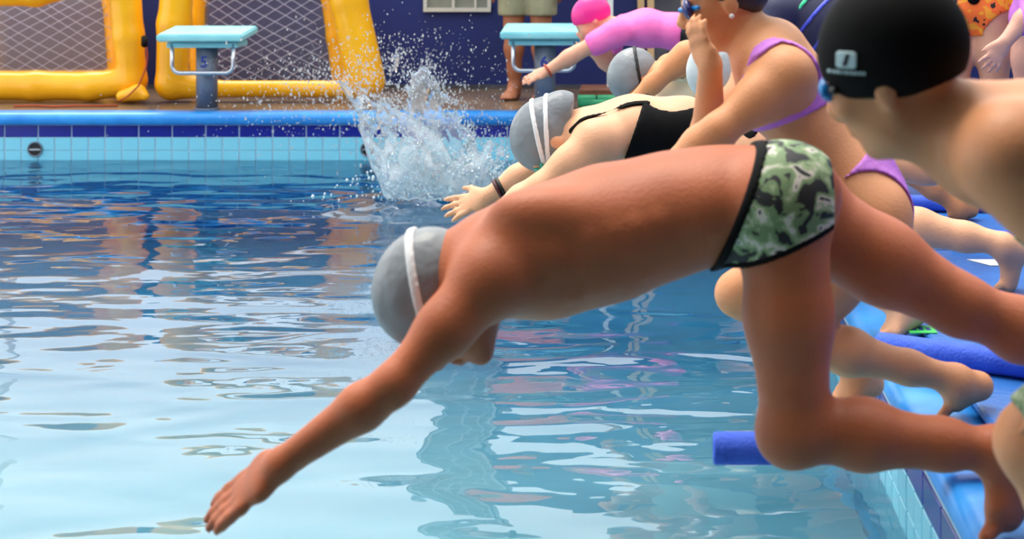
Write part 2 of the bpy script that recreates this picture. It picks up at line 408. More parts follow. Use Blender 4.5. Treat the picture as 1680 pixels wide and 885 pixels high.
def rot(v, axis, a):
    axis = V(axis).normalized(); v = V(v)
    return v*math.cos(a)+axis.cross(v)*math.sin(a)+axis*axis.dot(v)*(1-math.cos(a))
def hand(B, wrist, d, n, s=1.0, curl=0.25, spread=0.08, thumb=1, thumb_open=0.6):
    """palm, four jointed fingers of unequal length and a thumb from the side of the palm; n points out of the back of the hand"""
    d = V(d).normalized(); n = V(n); n = (n-d*n.dot(d)).normalized(); t = d.cross(n).normalized()*thumb; w = V(wrist)
    B.ell(w, w+d*0.035*s, (0.025*s, 0.019*s), (0.034*s, 0.015*s), t, 0.02)
    B.ell(w+d*0.03*s, w+d*0.075*s, (0.034*s, 0.016*s), (0.036*s, 0.012*s), t, 0.015)
    for i, (off, ln) in enumerate(zip((0.029, 0.010, -0.009, -0.027), (0.068, 0.077, 0.072, 0.056))):
        a = w+d*(0.080-abs(i-1.3)*0.004)*s+t*off*s; dd = rot(d, n, spread*(1.5-i)*thumb*(1)); 
        if (dd-d).dot(t)*off < 0: dd = rot(d, n, -spread*(1.5-i)*thumb)
        for j, (f, r0, r1) in enumerate(((0.44, 0.0098, 0.0090), (0.32, 0.0090, 0.0082), (0.24, 0.0082, 0.0068))):
            ax = dd.cross(n).normalized(); dd = rot(dd, ax, -curl*(0.6+0.4*j))
            b = a+dd*ln*f*s; B.seg(a, b, r0*s, r1*s, 0.007); a = b
    a = w+d*0.022*s+t*0.024*s; dd = (d*math.cos(thumb_open)+t*math.sin(thumb_open)-n*0.25).normalized()
    b = a+dd*0.045*s; B.seg(a, b, 0.015*s, 0.011*s, 0.014); dd = (dd*0.7+d*0.5-n*0.15).normalized(); B.seg(b, b+dd*0.030*s, 0.0105*s, 0.008*s, 0.006)
def foot(B, ankle, heel, ballp, toe, side, s=1.0):
    ankle, heel, ballp, toe, side = V(ankle), V(heel), V(ballp), V(toe), V(side).normalized()
    for q, r in ((heel, 0.030), (ballp, 0.021), (toe, 0.013)):          # rest on the mat, or on the bare coping and deck
        if q.x > XE-0.03: q.z = max(q.z, r*s+(0.038 if q.x > XE+0.09 and q.y < 7.25 else 0.004))
    B.seg(ankle, heel, 0.033*s, 0.029*s, 0.03); B.ell(heel, ballp, (0.028*s, 0.024*s), (0.042*s, 0.019*s), side, 0.03)
    B.ell(ankle, ballp, (0.030*s, 0.028*s), (0.036*s, 0.016*s), side, 0.04)
    d = toe-ballp
    for i, (o, r, l) in enumerate(((-0.030, 0.0125, 1.0), (-0.012, 0.0095, 1.0), (0.003, 0.009, 0.92), (0.018, 0.0085, 0.82), (0.031, 0.008, 0.70))):
        B.seg(ballp+side*o*s*0.9, ballp+side*o*s*1.05+d*l, r*s*1.15, r*s, 0.008)
def arm(B, sh, el, wr, r=(0.05, 0.040, 0.027), k=0.03):
    sh, el, wr = V(sh), V(el), V(wr)
    m1 = sh.lerp(el, 0.45); m2 = el.lerp(wr, 0.28)
    B.chain([sh, m1, el], [r[0], r[0]*0.90, r[1]*0.94], k); B.chain([el, m2, wr], [r[1]*0.94, r[1]*1.04, r[2]], 0.02)
def leg(B, hip, kn, an, r=(0.085, 0.055, 0.033), calf=None, k=0.04):
    hip, kn, an = V(hip), V(kn), V(an)
    B.chain([hip, hip.lerp(kn, 0.5), kn], [r[0], (r[0]+r[1])*0.51, r[1]], k)
    m = kn.lerp(an, 0.33); B.chain([kn, m, kn.lerp(an, 0.72), an], [r[1]*0.92, r[1]*0.98, r[1]*0.72, r[2]], 0.03)
    if calf is not None: B.ball(m+V(calf)*r[1]*0.35, r[1]*0.82, None, 0.03)
def person(label, base, group=None):
    e = empty('person', base); tag(e, label, 'person', group); return e

# ------------------------------------------------------------------ the setting
XE, YW, ZW = 0.615, 10.3, -0.31          # pool edge (side), far pool edge, water level
YB = 12.0                                 # back wall
s_ = box('floor', (-9, YW+0.06, -3.3), (6, YB+0.4, 0.0), M['deck']); tag(s_, 'wet brown pool deck along the far end of the pool', kind='structure')
s_ = box('floor_side', (XE+0.02, -1.2, -3.3), (6, YW+0.06, 0.0), M['deck']); tag(s_, 'wet deck under the blue mats along the pool side', kind='structure')
bm = bmesh.new(); prof = [(-1.2, -0.85), (3.6, -0.88), (4.3, -0.95), (5.0, -1.10), (5.7, -1.34), (6.4, -1.68), (7.2, -2.15), (8.2, -2.65), (YW+0.06, -2.9), (YW+0.06, -3.3), (-1.2, -3.3)]   # shallow near, deep at the far end
A = [bm.verts.new((-9, y, z)) for y, z in prof]; B_ = [bm.verts.new((XE+0.02, y, z)) for y, z in prof]; bm.faces.new(A); bm.faces.new(B_)
for k in range(len(prof)): bm.faces.new((A[k], A[(k+1) % len(prof)], B_[(k+1) % len(prof)], B_[k]))
s_ = bm_obj('floor_pool', bm, M['pool_floor']); tag(s_, 'pale cyan bottom of the pool under the water', kind='structure')

s_ = box('wall_front_added', (-9, -3.3, -3.3), (6, -3.0, 4.2), M['dark_panel']); tag(s_, 'added unseen dark wall behind the near end, blocking frontal light', kind='structure')  # added behind the camera, out of view, to darken surfaces facing it
s_ = box('ceiling_added', (-9, -3.3, 3.0), (6, 1.9, 3.15), M['dark_panel']); tag(s_, 'added unseen dark canopy over the near end, blocking sky light', kind='structure')  # invented overhead blocker, out of view, so light falls mostly from above
s_ = box('wall_right_added', (4.4, -3.0, 0), (4.6, YB, 3.0), M['navy_wall']); tag(s_, 'added unseen navy wall along the deck, blocking sky light from the right', kind='structure')  # added beyond the right frame edge to hold back side skylight
s_ = box('floor_near', (-9, -3.0, -3.3), (6, -1.0, 0.0), M['deck']); tag(s_, 'wet deck at the near end of the pool', kind='structure')

def tiled_wall(name, label, origin, du, n_big, big_w, nrm):
    """a pool wall under its coping: one row of wide navy tiles, two rows of narrow cyan tiles, then plain render below the water"""
    o = V(origin); du = V(du); nrm = V(nrm); L_ = n_big*big_w; g = 0.004
    bm = bmesh.new()
    a, b = o-nrm*0.05+V((0, 0, -2.95)), o+du*L_+V((0, 0, -0.05))-nrm*0.006
    lo = [min(a[i], b[i]) for i in range(3)]; hi = [max(a[i], b[i]) for i in range(3)]
    add_box(bm, lo, hi); w = bm_obj(name, bm, M['grout'], None); tag(w, label, kind='structure')
    def tiles(width, z0, z1, count, m):
        bm = bmesh.new(); a = V((0, 0, z0))+du*g-nrm*0.01; b = du*(width-g)+V((0, 0, z1-0.0035))
        lo = [min(a[i], b[i]) for i in range(3)]; hi = [max(a[i], b[i]) for i in range(3)]
        add_box(bm, lo, hi); bmesh.ops.bevel(bm, geom=list(bm.edges), offset=0.002, segments=1, affect='EDGES')
        bmesh.ops.recalc_face_normals(bm, faces=bm.faces)
        me = bpy.data.meshes.new('tile'); bm.to_mesh(me); bm.free(); me.materials.append(m)
        for i in range(count):
            t = bpy.data.objects.new('tile', me); COL.objects.link(t); t.parent = w; t.location = o+du*(i*width)+nrm*random.uniform(-0.0012, 0.0012)
    tiles(big_w, -0.160, -0.082, n_big, M['tile_navy'])
    tiles(big_w/2, -0.245, -0.160, n_big*2, M['tile_cyan'])
    tiles(big_w/2, -0.335, -0.245, n_big*2, M['tile_cyan'])
    bm = bmesh.new(); a = o-nrm*0.01+V((0, 0, -2.9)); b = o+du*L_+V((0, 0, -0.336))
    lo = [min(a[i], b[i]) for i in range(3)]; hi = [max(a[i], b[i]) for i in range(3)]
    add_box(bm, lo, hi); bm_obj('wall_render', bm, M['tile_cyan'], w)
    return w
BIG = 55*YW/F
X0 = XE-24*BIG
farwall = tiled_wall('wall_far_pool', 'tiled far wall of the pool with navy and pale cyan tiles', (X0, YW, 0), (1, 0, 0), 24, BIG, (0, -1, 0))
sidewall = tiled_wall('wall_side_pool', 'tiled side wall of the pool beneath the blue coping', (XE, YW-42*BIG, 0), (0, 1, 0), 42, BIG, (-1, 0, 0))
def coping(name, label, a, b, nrm, width, m, out=0.012):
    a, b, nrm = V(a), V(b), V(nrm); bm = bmesh.new(); prof = []
    r = 0.041
    for i in range(9):
        t = -math.pi/2+math.pi*i/8; prof.append((out+r*math.cos(t)*0.9, -r+r*math.sin(t)))
    prof = prof+[(-width, 0.004), (-width, -0.082)]
    A = [bm.verts.new(a+nrm*u+V((0, 0, v))) for u, v in prof]; Bv = [bm.verts.new(b+nrm*u+V((0, 0, v))) for u, v in prof]
    n = len(prof)
    for i in range(n): bm.faces.new((A[i], A[(i+1) % n], Bv[(i+1) % n], Bv[i]))
    bm.faces.new(A); bm.faces.new(Bv[::-1])
    return tag(bm_obj(name, bm, m, None, True), label, kind='structure')
coping('trim_1', 'rounded bright blue coping along the far pool edge', (-9, YW, 0.002), (XE, YW, 0.002), (0, -1, 0), 0.10, M['coping'])
coping('trim_2', 'rounded light blue coping along the pool side under the mats', (XE, -1.0, 0.002), (XE, YW, 0.002), (-1, 0, 0), 0.17, M['coping'], -0.028)
# water
bm = bmesh.new(); add_box(bm, (-8.9, -0.99, -3.2), (XE+0.01, YW+0.02, ZW)); me = bpy.data.meshes.new('water'); bm.to_mesh(me); bm.free()
tag(link_mesh('water', me, M['water']), 'rippled pale blue pool water', kind='structure')
# inlets in the far wall
for px, lb in ((58, 'round dark inlet in the far pool wall under the left yellow goal'), (604, 'round dark inlet in the far pool wall beside the splash')):
    c = P(px, 245, YW); e = tag(empty('wall_inlet', c), lb, 'inlet')
    bm = bmesh.new(); bmesh.ops.create_circle(bm, cap_ends=True, radius=0.045, segments=24)
    bmesh.ops.rotate(bm, verts=bm.verts, matrix=__import__('mathutils').Matrix.Rotation(math.pi/2, 3, 'X')); bmesh.ops.translate(bm, verts=bm.verts, vec=c+V((0, -0.006, 0)))
    bm_obj('opening', bm, M['drain'], e)
    tube('rim', [c+V((0.045*math.cos(a*math.pi/12), -0.008, 0.045*math.sin(a*math.pi/12))) for a in range(24)], 0.005, M['post_grey'], e, 8, True)
    box('grille_bar', c+V((-0.036, -0.013, -0.006)), c+V((0.036, -0.006, 0.004)), M['steel'], e)
# back wall with tower window and door
w = box('wall_back', (-9, YB, 0), (-1.15, YB+0.25, 0.98), M['navy_wall']); tag(w, 'dark navy painted wall behind the starting blocks', kind='structure')
box('baseboard_back', (-9, YB-0.02, 0), (6, YB, 0.03), M['dark_panel'])['kind'] = 'structure'
bpy.data.objects['baseboard_back']['label'] = 'dark strip along the foot of the navy wall'
s_ = box('wall_back_right', (-1.15, YB, 0), (6, YB+0.25, 2.3), M['navy_wall']); tag(s_, 'taller navy wall with the dark door', kind='structure')
s_ = box('wall_tower', (Xp(690, YB), YB+0.012, 0.5), (Xp(812, YB), YB+0.5, 3.4), M['dark_panel']); tag(s_, 'narrow tower holding the tall window strip', kind='structure')
w = tag(empty('window_1', (Xp(750, YB), YB, Zp(18, YB))), 'tall pale framed window strip in the navy wall', kind='structure')
x0, x1, z0, z1 = Xp(696, YB), Xp(806, YB), Zp(19, YB), 3.3
for a, b in ((x0, x0+0.025), (x1-0.025, x1), (x0+0.215, x0+0.235), (x0+0.385, x0+0.4)):
    box('window_frame', (a, YB-0.05, z0), (b, YB+0.2, z1), M['window_frame'], w)
for k in range(7):
    zz = z0+k*(z1-z0-0.03)/6; box('window_rail', (x0, YB-0.045, zz), (x1, YB+0.2, zz+0.03), M['window_frame'], w)
xs = (x0+0.025, x0+0.215), (x0+0.235, x0+0.385), (x0+0.4, x1-0.025)
for k in range(6):
    for a, b in xs:
        za = z0+k*(z1-z0-0.03)/6+0.03; box('pane', (a, YB-0.02, za), (b, YB+0.01, za+(z1-z0-0.03)/6-0.03), M['window_pane'], w)
d = tag(empty('door_1', (Xp(1100, YB), YB, 0)), 'dark door with pale wooden frame in the navy wall', kind='structure')
for a, b in ((1046, 1057), (1062, 1073)): box('door_jamb', (Xp(a, YB), YB-0.06, 0), (Xp(b, YB), YB, 2.05), M['wood'], d)
box('door_panel', (Xp(1073, YB), YB-0.03, 0.01), (Xp(1255, YB), YB, 2.05), M['dark_panel'], d)
box('door_jamb', (Xp(1255, YB), YB-0.06, 0), (Xp(1266, YB), YB, 2.05), M['wood'], d)
# mats, noodles
edges = [1.55, 2.38, 3.26, 3.98, 4.72, 5.55, 6.32, 7.25]
mat_lab = ['blue foam mat beneath the knee of the black-capped boy', 'blue foam mat under the camouflage-brief diver', 'blue foam mat under the girl in lilac',
           'blue foam mat with the small green tag', 'blue foam mat under the black swimsuit diver', 'blue foam mat beyond the white paper scrap', 'farthest blue foam mat under the standing spectators']
for i in range(7):
    o = box('foam_mat', (XE+0.15, edges[i]+0.01, 0.003), (3.4, edges[i+1]-0.01, 0.028), M['mat_blue'], None, 0.010)
    tag(o, mat_lab[i], 'mat', 'blue mats along the pool side')
def noodle(a, b, label, m=None, r=0.033, z=0.028, group='blue foam noodles laid across the mats'):
    a, b = V((a[0], a[1], z+r)), V((b[0], b[1], z+r)); n = 20; bm = bmesh.new()
    d = (b-a).normalized(); sd = d.cross(V((0, 0, 1))).normalized()
    prof = [(0, 0.010), (0, r-0.004), (0.004, r)]
    L_ = (b-a).length; sts = [(0.0, 0.010), (0.0, r-0.004), (0.004, r), (L_-0.004, r), (L_, r-0.004), (L_, 0.010)]
    rings = [[bm.verts.new(a+d*t+(sd*math.cos(2*math.pi*k/n)+V((0, 0, 1))*math.sin(2*math.pi*k/n))*q) for k in range(n)] for t, q in sts]
    rings.append(rings[0])
    for A, B_ in zip(rings[:-1], rings[1:]):
        for k in range(n): bm.faces.new((A[k], A[(k+1) % n], B_[(k+1) % n], B_[k]))
    o = bm_obj('foam_noodle', bm, m or M['noodle_blue'], None, True); return tag(o, label, 'foam noodle', group)
def gnd(px, py, z=0.061): Y = (HC-z)*F/(py-VY); return (Xp(px, Y), Y)
a = gnd(1170, 736); noodle(a, (a[0]+1.6, a[1]), 'blue foam noodle jutting over the water behind the front diver\'s knee')
noodle(gnd(1440, 566), gnd(1730, 606), 'blue foam noodle behind the heel of the girl in lilac')
noodle(gnd(1600, 518), gnd(2000, 522), 'short visible end of blue noodle at the picture edge beyond the stretched back leg')
noodle(gnd(1560, 392), gnd(1900, 397), 'blue foam noodle behind the black swimsuit diver\'s heel')
noodle(gnd(1440, 333), gnd(1760, 336), 'farthest blue foam noodle near the spectators\' feet')
x, y = gnd(1510, 541, 0.03); t = tag(empty('green_tag', (x, y, 0.028)), 'small green printed tag lying on a blue mat', 'tag')
box('tag_sheet', (x-0.035, y-0.04, 0.0285), (x+0.04, y+0.04, 0.031), M['tag_green'], t); 
for k in range(3): box('print_mark', (x-0.024+k*0.02, y-0.012, 0.031), (x-0.012+k*0.02, y+0.02, 0.0315), M['number'], t)
x, y = gnd(1640, 431, 0.03); bm = bmesh.new(); add_box(bm, (x-0.07, y-0.05, 0.029), (x+0.07, y+0.05, 0.031)); 
for v in bm.verts: v.co.x += (v.co.y-y)*-0.6
tag(bm_obj('paper_scrap', bm, M['paper']), 'white paper scrap lying on the mat by a heel', 'paper')

# ------------------------------------------------------------------ starting blocks
def start_block(px, Y, number, label, tilt):
    """plate px wide 140 at its front edge, column, steel grab bar and the painted lane number"""
    X = Xp(px, Y); e = tag(empty('starting_block', (X, Y+0.02, 0)), label, 'starting block', 'starting blocks at the far end')
    zt, zb = Zp(tilt[0], Y), Zp(tilt[1]+3, Y); w = R(70, Y)
    bm = bmesh.new(); xl = X+R(tilt[2], Y); D = 0.42
    prof = [(-0.12, Zp(tilt[1]+3, Y-0.12)), (-0.12, Zp(tilt[1]-9, Y-0.12)), (-0.12+D, Zp(tilt[0], Y+0.30)), (-0.12+D, Zp(tilt[0]+12, Y+0.30))]
    A = [bm.verts.new((xl-w, Y+u, z)) for u, z in prof]; B_ = [bm.verts.new((xl+w, Y+u, z)) for u, z in prof]
    bm.faces.new(A); bm.faces.new(B_[::-1])
    for i in range(4): bm.faces.new((A[i], A[(i+1) % 4], B_[(i+1) % 4], B_[i]))
    bmesh.ops.bevel(bm, geom=list(bm.edges), offset=0.010, segments=2, affect='EDGES')
    bm_obj('platform', bm, M['block_cyan'], e)
    box('underframe', (xl-w+0.05, Y-0.06, zb-0.035), (xl+w-0.05, Y+0.22, zb+0.0), M['block_cyan'], e, 0.006)
    col = tube('column', [(X, Y+0.05, 0.0), (X, Y+0.05, zb-0.005)], R(17.5, Y), M['post_grey'], e, 28)
    tube('base_flange', [(X, Y+0.05, 0.001), (X, Y+0.05, 0.014)], R(21, Y), M['post_grey'], e, 28)
    hw, z1_, z0_ = R(50, Y), zb-0.01, zb-R(50, Y); pts = [(X-hw, Y-0.05, z1_)]; r = R(13, Y)
    for sx, a0 in ((-1, math.pi), (1, 1.5*math.pi)):
        for k in range(7):
            a = a0+k*math.pi/12; pts.append((X+sx*(hw-r)+r*math.cos(a), Y-0.05, z0_+r+r*math.sin(a)))
    pts.append((X+hw, Y-0.05, z1_)); tube('grab_bar', pts, R(3.4, Y), M['steel'], e, 10)
    t = text_mesh('lane_number', number, 0.105, M['number'], V((X, Y+0.05-R(17.5, Y)-0.001, Zp(102, Y))), (math.pi/2, 0, 0), col)
    return e
start_block(336, 10.42, '5', 'pale turquoise starting block on the grey column marked five, before a goal', (42, 66, -1))
start_block(893, 10.42, '6', 'pale turquoise starting block on the grey column marked six, before the man in shorts', (38, 62, 0))

# ------------------------------------------------------------------ inflatable goals
def goal(pts_front, rads, label, grey, Y, back, net_rect, extra=None):
    e = tag(empty('inflatable_goal', (P(*pts_front[0], Y).x, Y, 0)), label, 'goal', 'yellow inflatable goals on the far deck')
    B = Body(); q = [P(px, py, Y) for px, py in pts_front]
    for i in range(len(q)-1): B.seg(q[i], q[i+1], rads[i], rads[i+1], 0.035)
    solid('front_frame', B, 0.018, M['yellow'], e, 2)
    B = Body()
    for ch in back:
        for a, b in zip(ch[:-1], ch[1:]): B.seg(P(*a), P(*b), 0.075, 0.075, 0.03)
    solid('rear_frame', B, 0.018, M['yellow'], e, 2)
    (xa, ya, xb, yb), Yn = net_rect
    a, b = P(xa, ya, Yn), P(xb, yb, Yn); W, H = b.x-a.x, a.z-b.z
    bm = bmesh.new(); st = 0.135; n = int((W+H*1.75)/st)+2
    for sgn in (1, -1):
        for k in range(-1, n+1):
            c = k*st*1.0; pts = []
            for j in range(13):
                z = H*j/12; x = (c-z*1.75) if sgn > 0 else (W-c+z*1.75)
                if -1e-6 <= x <= W: pts.append(V((a.x+x, Yn-0.02-0.05*math.sin(math.pi*x/W)*math.sin(math.pi*z/H), b.z+z+0.012*math.sin(5*x+k))))
            if len(pts) > 1: tube_bm(bm, pts, 0.0024, 5)
    bm_obj('net', bm, M['net'], e, True)
    bm = bmesh.new(); add_box(bm, (a.x-0.05, Yn+0.01, b.z-0.03), (b.x+0.05, Yn+0.014, a.z+0.05)); bm_obj('net_backing', bm, M['sheer_grey'] if grey else M['sheer_navy'], e)
    return e
YG = 10.98
g1 = goal([(-260, 141), (60, 141), (150, 142), (217, 133), (211, 60), (204, -20), (180, -45), (60, -13), (-260, -14)], [0.100, 0.100, 0.098, 0.098, 0.104, 0.11, 0.11, 0.10, 0.10],
          'yellow inflatable goal with a grey net at the picture\'s left edge', True, YG,
          [[(-200, 130, 11.55), (195, 130, 11.55), (185, 0, 11.55), (176, -80, 11.55)], [(188, 145, 11.5), (215, 145, 11.1)], [(-200, -30, 11.55), (180, -40, 11.55)]], ((-200, -6, 190, 125), 11.5))
g2 = goal([(600, 132), (572, 0), (556, -70), (440, -90), (330, -80), (292, -30), (286, 40), (282, 138), (350, 146), (600, 146)], [0.135, 0.128, 0.11, 0.10, 0.10, 0.11, 0.115, 0.108, 0.060, 0.060],
          'yellow inflatable goal with a dark net behind starting block five', False, YG,
          [[(330, 128, 11.55), (322, 30, 11.55), (330, -20, 11.55), (540, -20, 11.55), (552, 60, 11.55), (560, 128, 11.55)]], ((332, -12, 542, 140), 11.5))
# folded valve tails and the tie cords on the goals
B = Body(); B.seg(P(200, 158, 10.86), P(226, 152, 10.83), 0.04, 0.055, 0.03); B.seg(P(226, 152, 10.83), P(238, 158, 10.8), 0.05, 0.03, 0.03); solid('folded_corner', B, 0.012, M['yellow'], g1)
tube('cord', [P(238, 66, 10.8), P(242, 90, 10.8), P(240, 110, 10.8), P(228, 140, 10.75), P(210, 158, 10.75), P(196, 166, 10.75)], 0.006, M['cord'], g1, 6)
tube('valve', [P(237, 62, 10.84), P(237, 74, 10.78)], 0.022, M['black'], g1, 10)
tube('loose_cord', [(P(20, 0, 10.6).x, 10.62, 0.008), (P(50, 0, 10.6).x, 10.66, 0.008), (P(90, 0, 10.6).x, 10.6, 0.008), (P(115, 0, 10.6).x, 10.65, 0.008), (P(190, 0, 10.6).x, 10.64, 0.008)], 0.007, M['cord'], g1, 6)
# far deck bits
x = Xp(3, 11.7); tag(tube('white_pole', [(x, 11.7, 0), (x, 11.7, 2.4)], 0.03, M['white'], None, 14), 'thin white pole at the picture\'s left edge behind a goal', 'pole')
e = tag(empty('pole_stand', (Xp(1000, 11.3), 11.3, 0)), 'white pole on a brown wooden base behind the pink-shirted girl', 'stand')
box('pole', (Xp(996, 11.3), 11.27, 0.08), (Xp(1006, 11.3), 11.31, 1.3), M['white'], e); box('base', (Xp(952, 11.3), 11.1, 0.03), (Xp(1055, 11.3), 11.5, 0.075), M['board'], e, 0.006)
for i, (ax_, bx_, py, lb) in enumerate(((948, 978, 157, 'short green foam roller at the left end of its pair'), (980, 1050, 158, 'longer green foam roller beneath the wooden pole base'))):
    Yc = 10.75; o = noodle((Xp(ax_, Yc), Yc), (Xp(bx_, Yc), Yc), lb, M['noodle_green'], 0.036, 0.0, 'green foam rollers on the far deck'); o.name = 'foam_roller'
o = noodle((Xp(950, 10.55), 10.55), (Xp(1010, 10.55), 10.55), 'green foam roller lying nearest the far pool edge', M['noodle_green'], 0.03, 0.0, 'green foam rollers on the far deck'); o.name = 'foam_roller'

# ------------------------------------------------------------------ people
YAX = V((0, 1, 0))
def zband(z0, z1): return lambda x, y, z: np.maximum(z0-z, z-z1)+0*x+0*y
def cap_on(H, e, m, front=0.045, back=-0.045, t=0.006, h=0.005, name='swim_cap'):
    return shell(name, H.skull(), H.cap_region(front, back), t, h, m, e, 1)

# -- diver in camouflage briefs (nearest full figure)
SK = skin('skin_tan', 188, 104, 66)
e = person('diver in camouflage swim briefs and grey cap leaning out over the water', P(1640, 870, 2.95)); Y = 2.95
B = Body()
tor = [(812, 432, .100, .128), (900, 412, .112, .140), (1000, 381, .116, .136), (1105, 350, .104, .120), (1180, 332, .092, .118), (1262, 318, .090, .128)]
for a, b in zip(tor[:-1], tor[1:]): B.ell(P(a[0], a[1], Y), P(b[0], b[1], Y), (a[3], a[2]), (b[3], b[2]), YAX, 0.05)
B.ball(P(1300, 318, 2.88), 0.088, None, 0.05); B.ball(P(1300, 318, 3.03), 0.088, None, 0.05)
B.ball(P(885, 352, 2.85), (0.085, 0.045, 0.045), None, 0.05)
for k in range(4): B.seg(P(968+38*k, 392-9*k, 2.823+0.004*k), P(938+38*k, 476-13*k, 2.838+0.004*k), 0.011, 0.008, 0.028)
B.seg(P(835, 392, 2.845), P(905, 420, 2.82), 0.016, 0.012, 0.04)
shN, elN, wrN = P(800, 462, 2.82), P(646, 632, 2.73), P(458, 764, 2.72)
B.ball(shN, 0.056, None, 0.07); arm(B, shN, elN, wrN, (0.048, 0.0375, 0.0245), 0.045)
hand(B, wrN, P(330, 862, 2.76)-wrN, V((-0.4, -0.5, 0.75)), 1.2, 0.06, 0.015, 1, 0.25)
shF, elF, wrF = P(785, 430, 3.085), P(655, 628, 2.98), P(480, 752, 2.87)
B.ball(shF, 0.055, None, 0.06); arm(B, shF, elF, wrF, (0.047, 0.036, 0.024), 0.045); hand(B, wrF, P(345, 850, 2.82)-wrF, V((-0.35, 0.55, 0.75)), 0.95, 0.06, 0.015, -1, 0.25)
hpN, knN, anN = P(1283, 345, 2.87), P(1306, 702, 2.86), P(1640, 740, 2.90)
leg(B, hpN, knN, anN, (0.086, 0.060, 0.034), (0, 0, 0.25)); B.ball(knN+V((-0.012, 0, -0.012)), 0.058, None, 0.03)
foot(B, anN, P(1682, 772, 2.93), P(1648, 846, 2.90), P(1632, 868, 2.875), V((0.62, 0.75, 0.15)), 1.12)
hpF, knF, anF = P(1320, 358, 3.03), P(1572, 500, 3.06), P(1880, 622, 3.10)
leg(B, hpF, knF, anF, (0.090, 0.058, 0.036), (0, 0, -0.4)); foot(B, anF, P(1895, 590, 3.1), P(1975, 690, 3.1), P(1990, 725, 3.1), YAX)
H = Head(P(722, 492, Y), (-0.93, 0, 0.34), (-0.34, 0, -0.93), 1.10)
B.seg(P(800, 435, Y), P(735, 468, Y), 0.058, 0.056, 0.04); H.add(B)
solid('body', B, 0.005, SK, e, 2); H.eyes(e)
HS = H.skull(); shell('swim_cap', HS, plp((757, 400), (738, 560), Y, (690, 465)), 0.008, 0.005, M['cap_grey'], e, 2)
shell('goggle_strap', HS, band(plp((674, 380), (706, 520), Y, (600, 400)), 0.0085), 0.0125, 0.004, M['strap_white'], e, 1)
H.goggles(e, M['number'], M['number'])
waist = plp((1238, 236), (1172, 418), Y, (1400, 330)); legp = plp((1190, 428), (1352, 356), Y, (1270, 250)); rear = plp((1356, 250), (1356, 400), Y, (1300, 300))
bx = around(P(1270, 330, Y), 0.3); br = both(waist, legp, rear)
bfs = shell('swim_briefs', B, br, 0.005, 0.005, M['camo'], e, 1, bx)
shell('waistband', B, both(band(waist, 0.008, -0.007), legp), 0.0075, 0.0045, M['black'], bfs, 1, bx)
shell('leg_trim', B, both(band(legp, 0.006, -0.004), waist, rear), 0.0075, 0.0045, M['black'], bfs, 1, bx)

# -- boy in the black cap, nearest to the camera, bent at the picture's edge
SK = skin('skin_fair_tan', 220, 150, 104)
e = person('boy in a black swim cap bending forward in the right foreground', P(1760, 1100, 2.35)); Y = 2.38
B = Body(); H = Head(P(1462, 116, Y), (-0.36, 0.0, 0.93), (-0.80, 0.50, -0.40), 1.06)
H.add(B)
B.seg(P(1490, 190, Y), P(1600, 225, Y), 0.058, 0.066, 0.04)
tor = [(1625, 240, .092, .135), (1720, 255, .105, .145), (1850, 320, .100, .130), (1990, 420, .095, .125)]
for a, b in zip(tor[:-1], tor[1:]): B.ell(P(a[0], a[1], Y), P(b[0], b[1], Y), (a[3], a[2]), (b[3], b[2]), YAX, 0.05)
sh, el, wr = P(1664, 258, 2.24), P(1790, 430, 2.2), P(1760, 640, 2.2)
B.ball(sh, 0.072, None, 0.06); arm(B, sh, el, wr, (0.056, 0.044, 0.028), 0.05); hand(B, wr, V((-0.2, 0, -1)), V((0, -1, 0)), 0.9, 0.3)
sh2 = P(1650, 250, 2.52); arm(B, sh2, P(1760, 420, 2.55), P(1740, 620, 2.55), (0.055, 0.044, 0.028), 0.05); hand(B, P(1740, 620, 2.55), V((-0.2, 0, -1)), V((0, 1, 0)), 0.9, 0.3, 0.08, -1)
knA = P(1702, 726, 2.32); leg(B, P(2000, 470, 2.30), knA, P(1860, 1010, 2.32), (0.085, 0.060, 0.034), (1, 0, 0)); foot(B, P(1860, 1010, 2.32), P(1890, 1050, 2.32), P(1770, 1085, 2.32), P(1720, 1090, 2.32), YAX)
leg(B, P(2010, 470, 2.48), P(1760, 730, 2.55), P(1900, 960, 2.55), (0.085, 0.058, 0.034), (1, 0, 0)); foot(B, P(1900, 960, 2.55), P(1930, 1000, 2.55), P(1810, 1018, 2.55), P(1765, 1022, 2.55), YAX)
solid('body', B, 0.007, SK, e, 2); H.eyes(e)
HS = H.skull()
capr = both(plp((1385, 160), (1490, 150), Y, (1440, 60)), plp((1470, 154), (1565, 118), Y, (1440, 60)))
HS.ball(H.at(0, -0.03, 0.045), (0.062, 0.07, 0.07), (H.s, H.f, H.u), 0.04)
bcap = shell('swim_cap', HS, capr, 0.013, 0.005, M['black'], e, 2)
def decal(name, a, b, m, rr=0.0, shear=0.0, t=0.016):
    x0, z1 = P(*a, Y-0.09).x, P(*a, Y-0.09).z; x1, z0 = P(*b, Y-0.09).x, P(*b, Y-0.09).z; cx, cz, hx, hz = (x0+x1)/2, (z0+z1)/2, (x1-x0)/2, (z1-z0)/2
    def reg(x, y, z):
        xx = x-(z-cz)*shear; qx = np.abs(xx-cx)-hx+rr; qz = np.abs(z-cz)-hz+rr
        return np.maximum(np.sqrt(np.maximum(qx, 0)**2+np.maximum(qz, 0)**2)+np.minimum(np.maximum(qx, qz), 0)-rr, y-(Y-0.02))
    return shell(name, HS, reg, t, 0.0014 if hx*hz < 0.0004 else 0.002, m, bcap, 0, ((x0-.008, Y-.14, z0-.008), (x1+.008, Y-.02, z1+.008)))
decal('cap_logo', (1377, 86), (1407, 115), M['print'], 0.005)
decal('cap_logo_slash', (1388, 90), (1394, 111), M['black'], 0.001, 0.25, 0.0172)
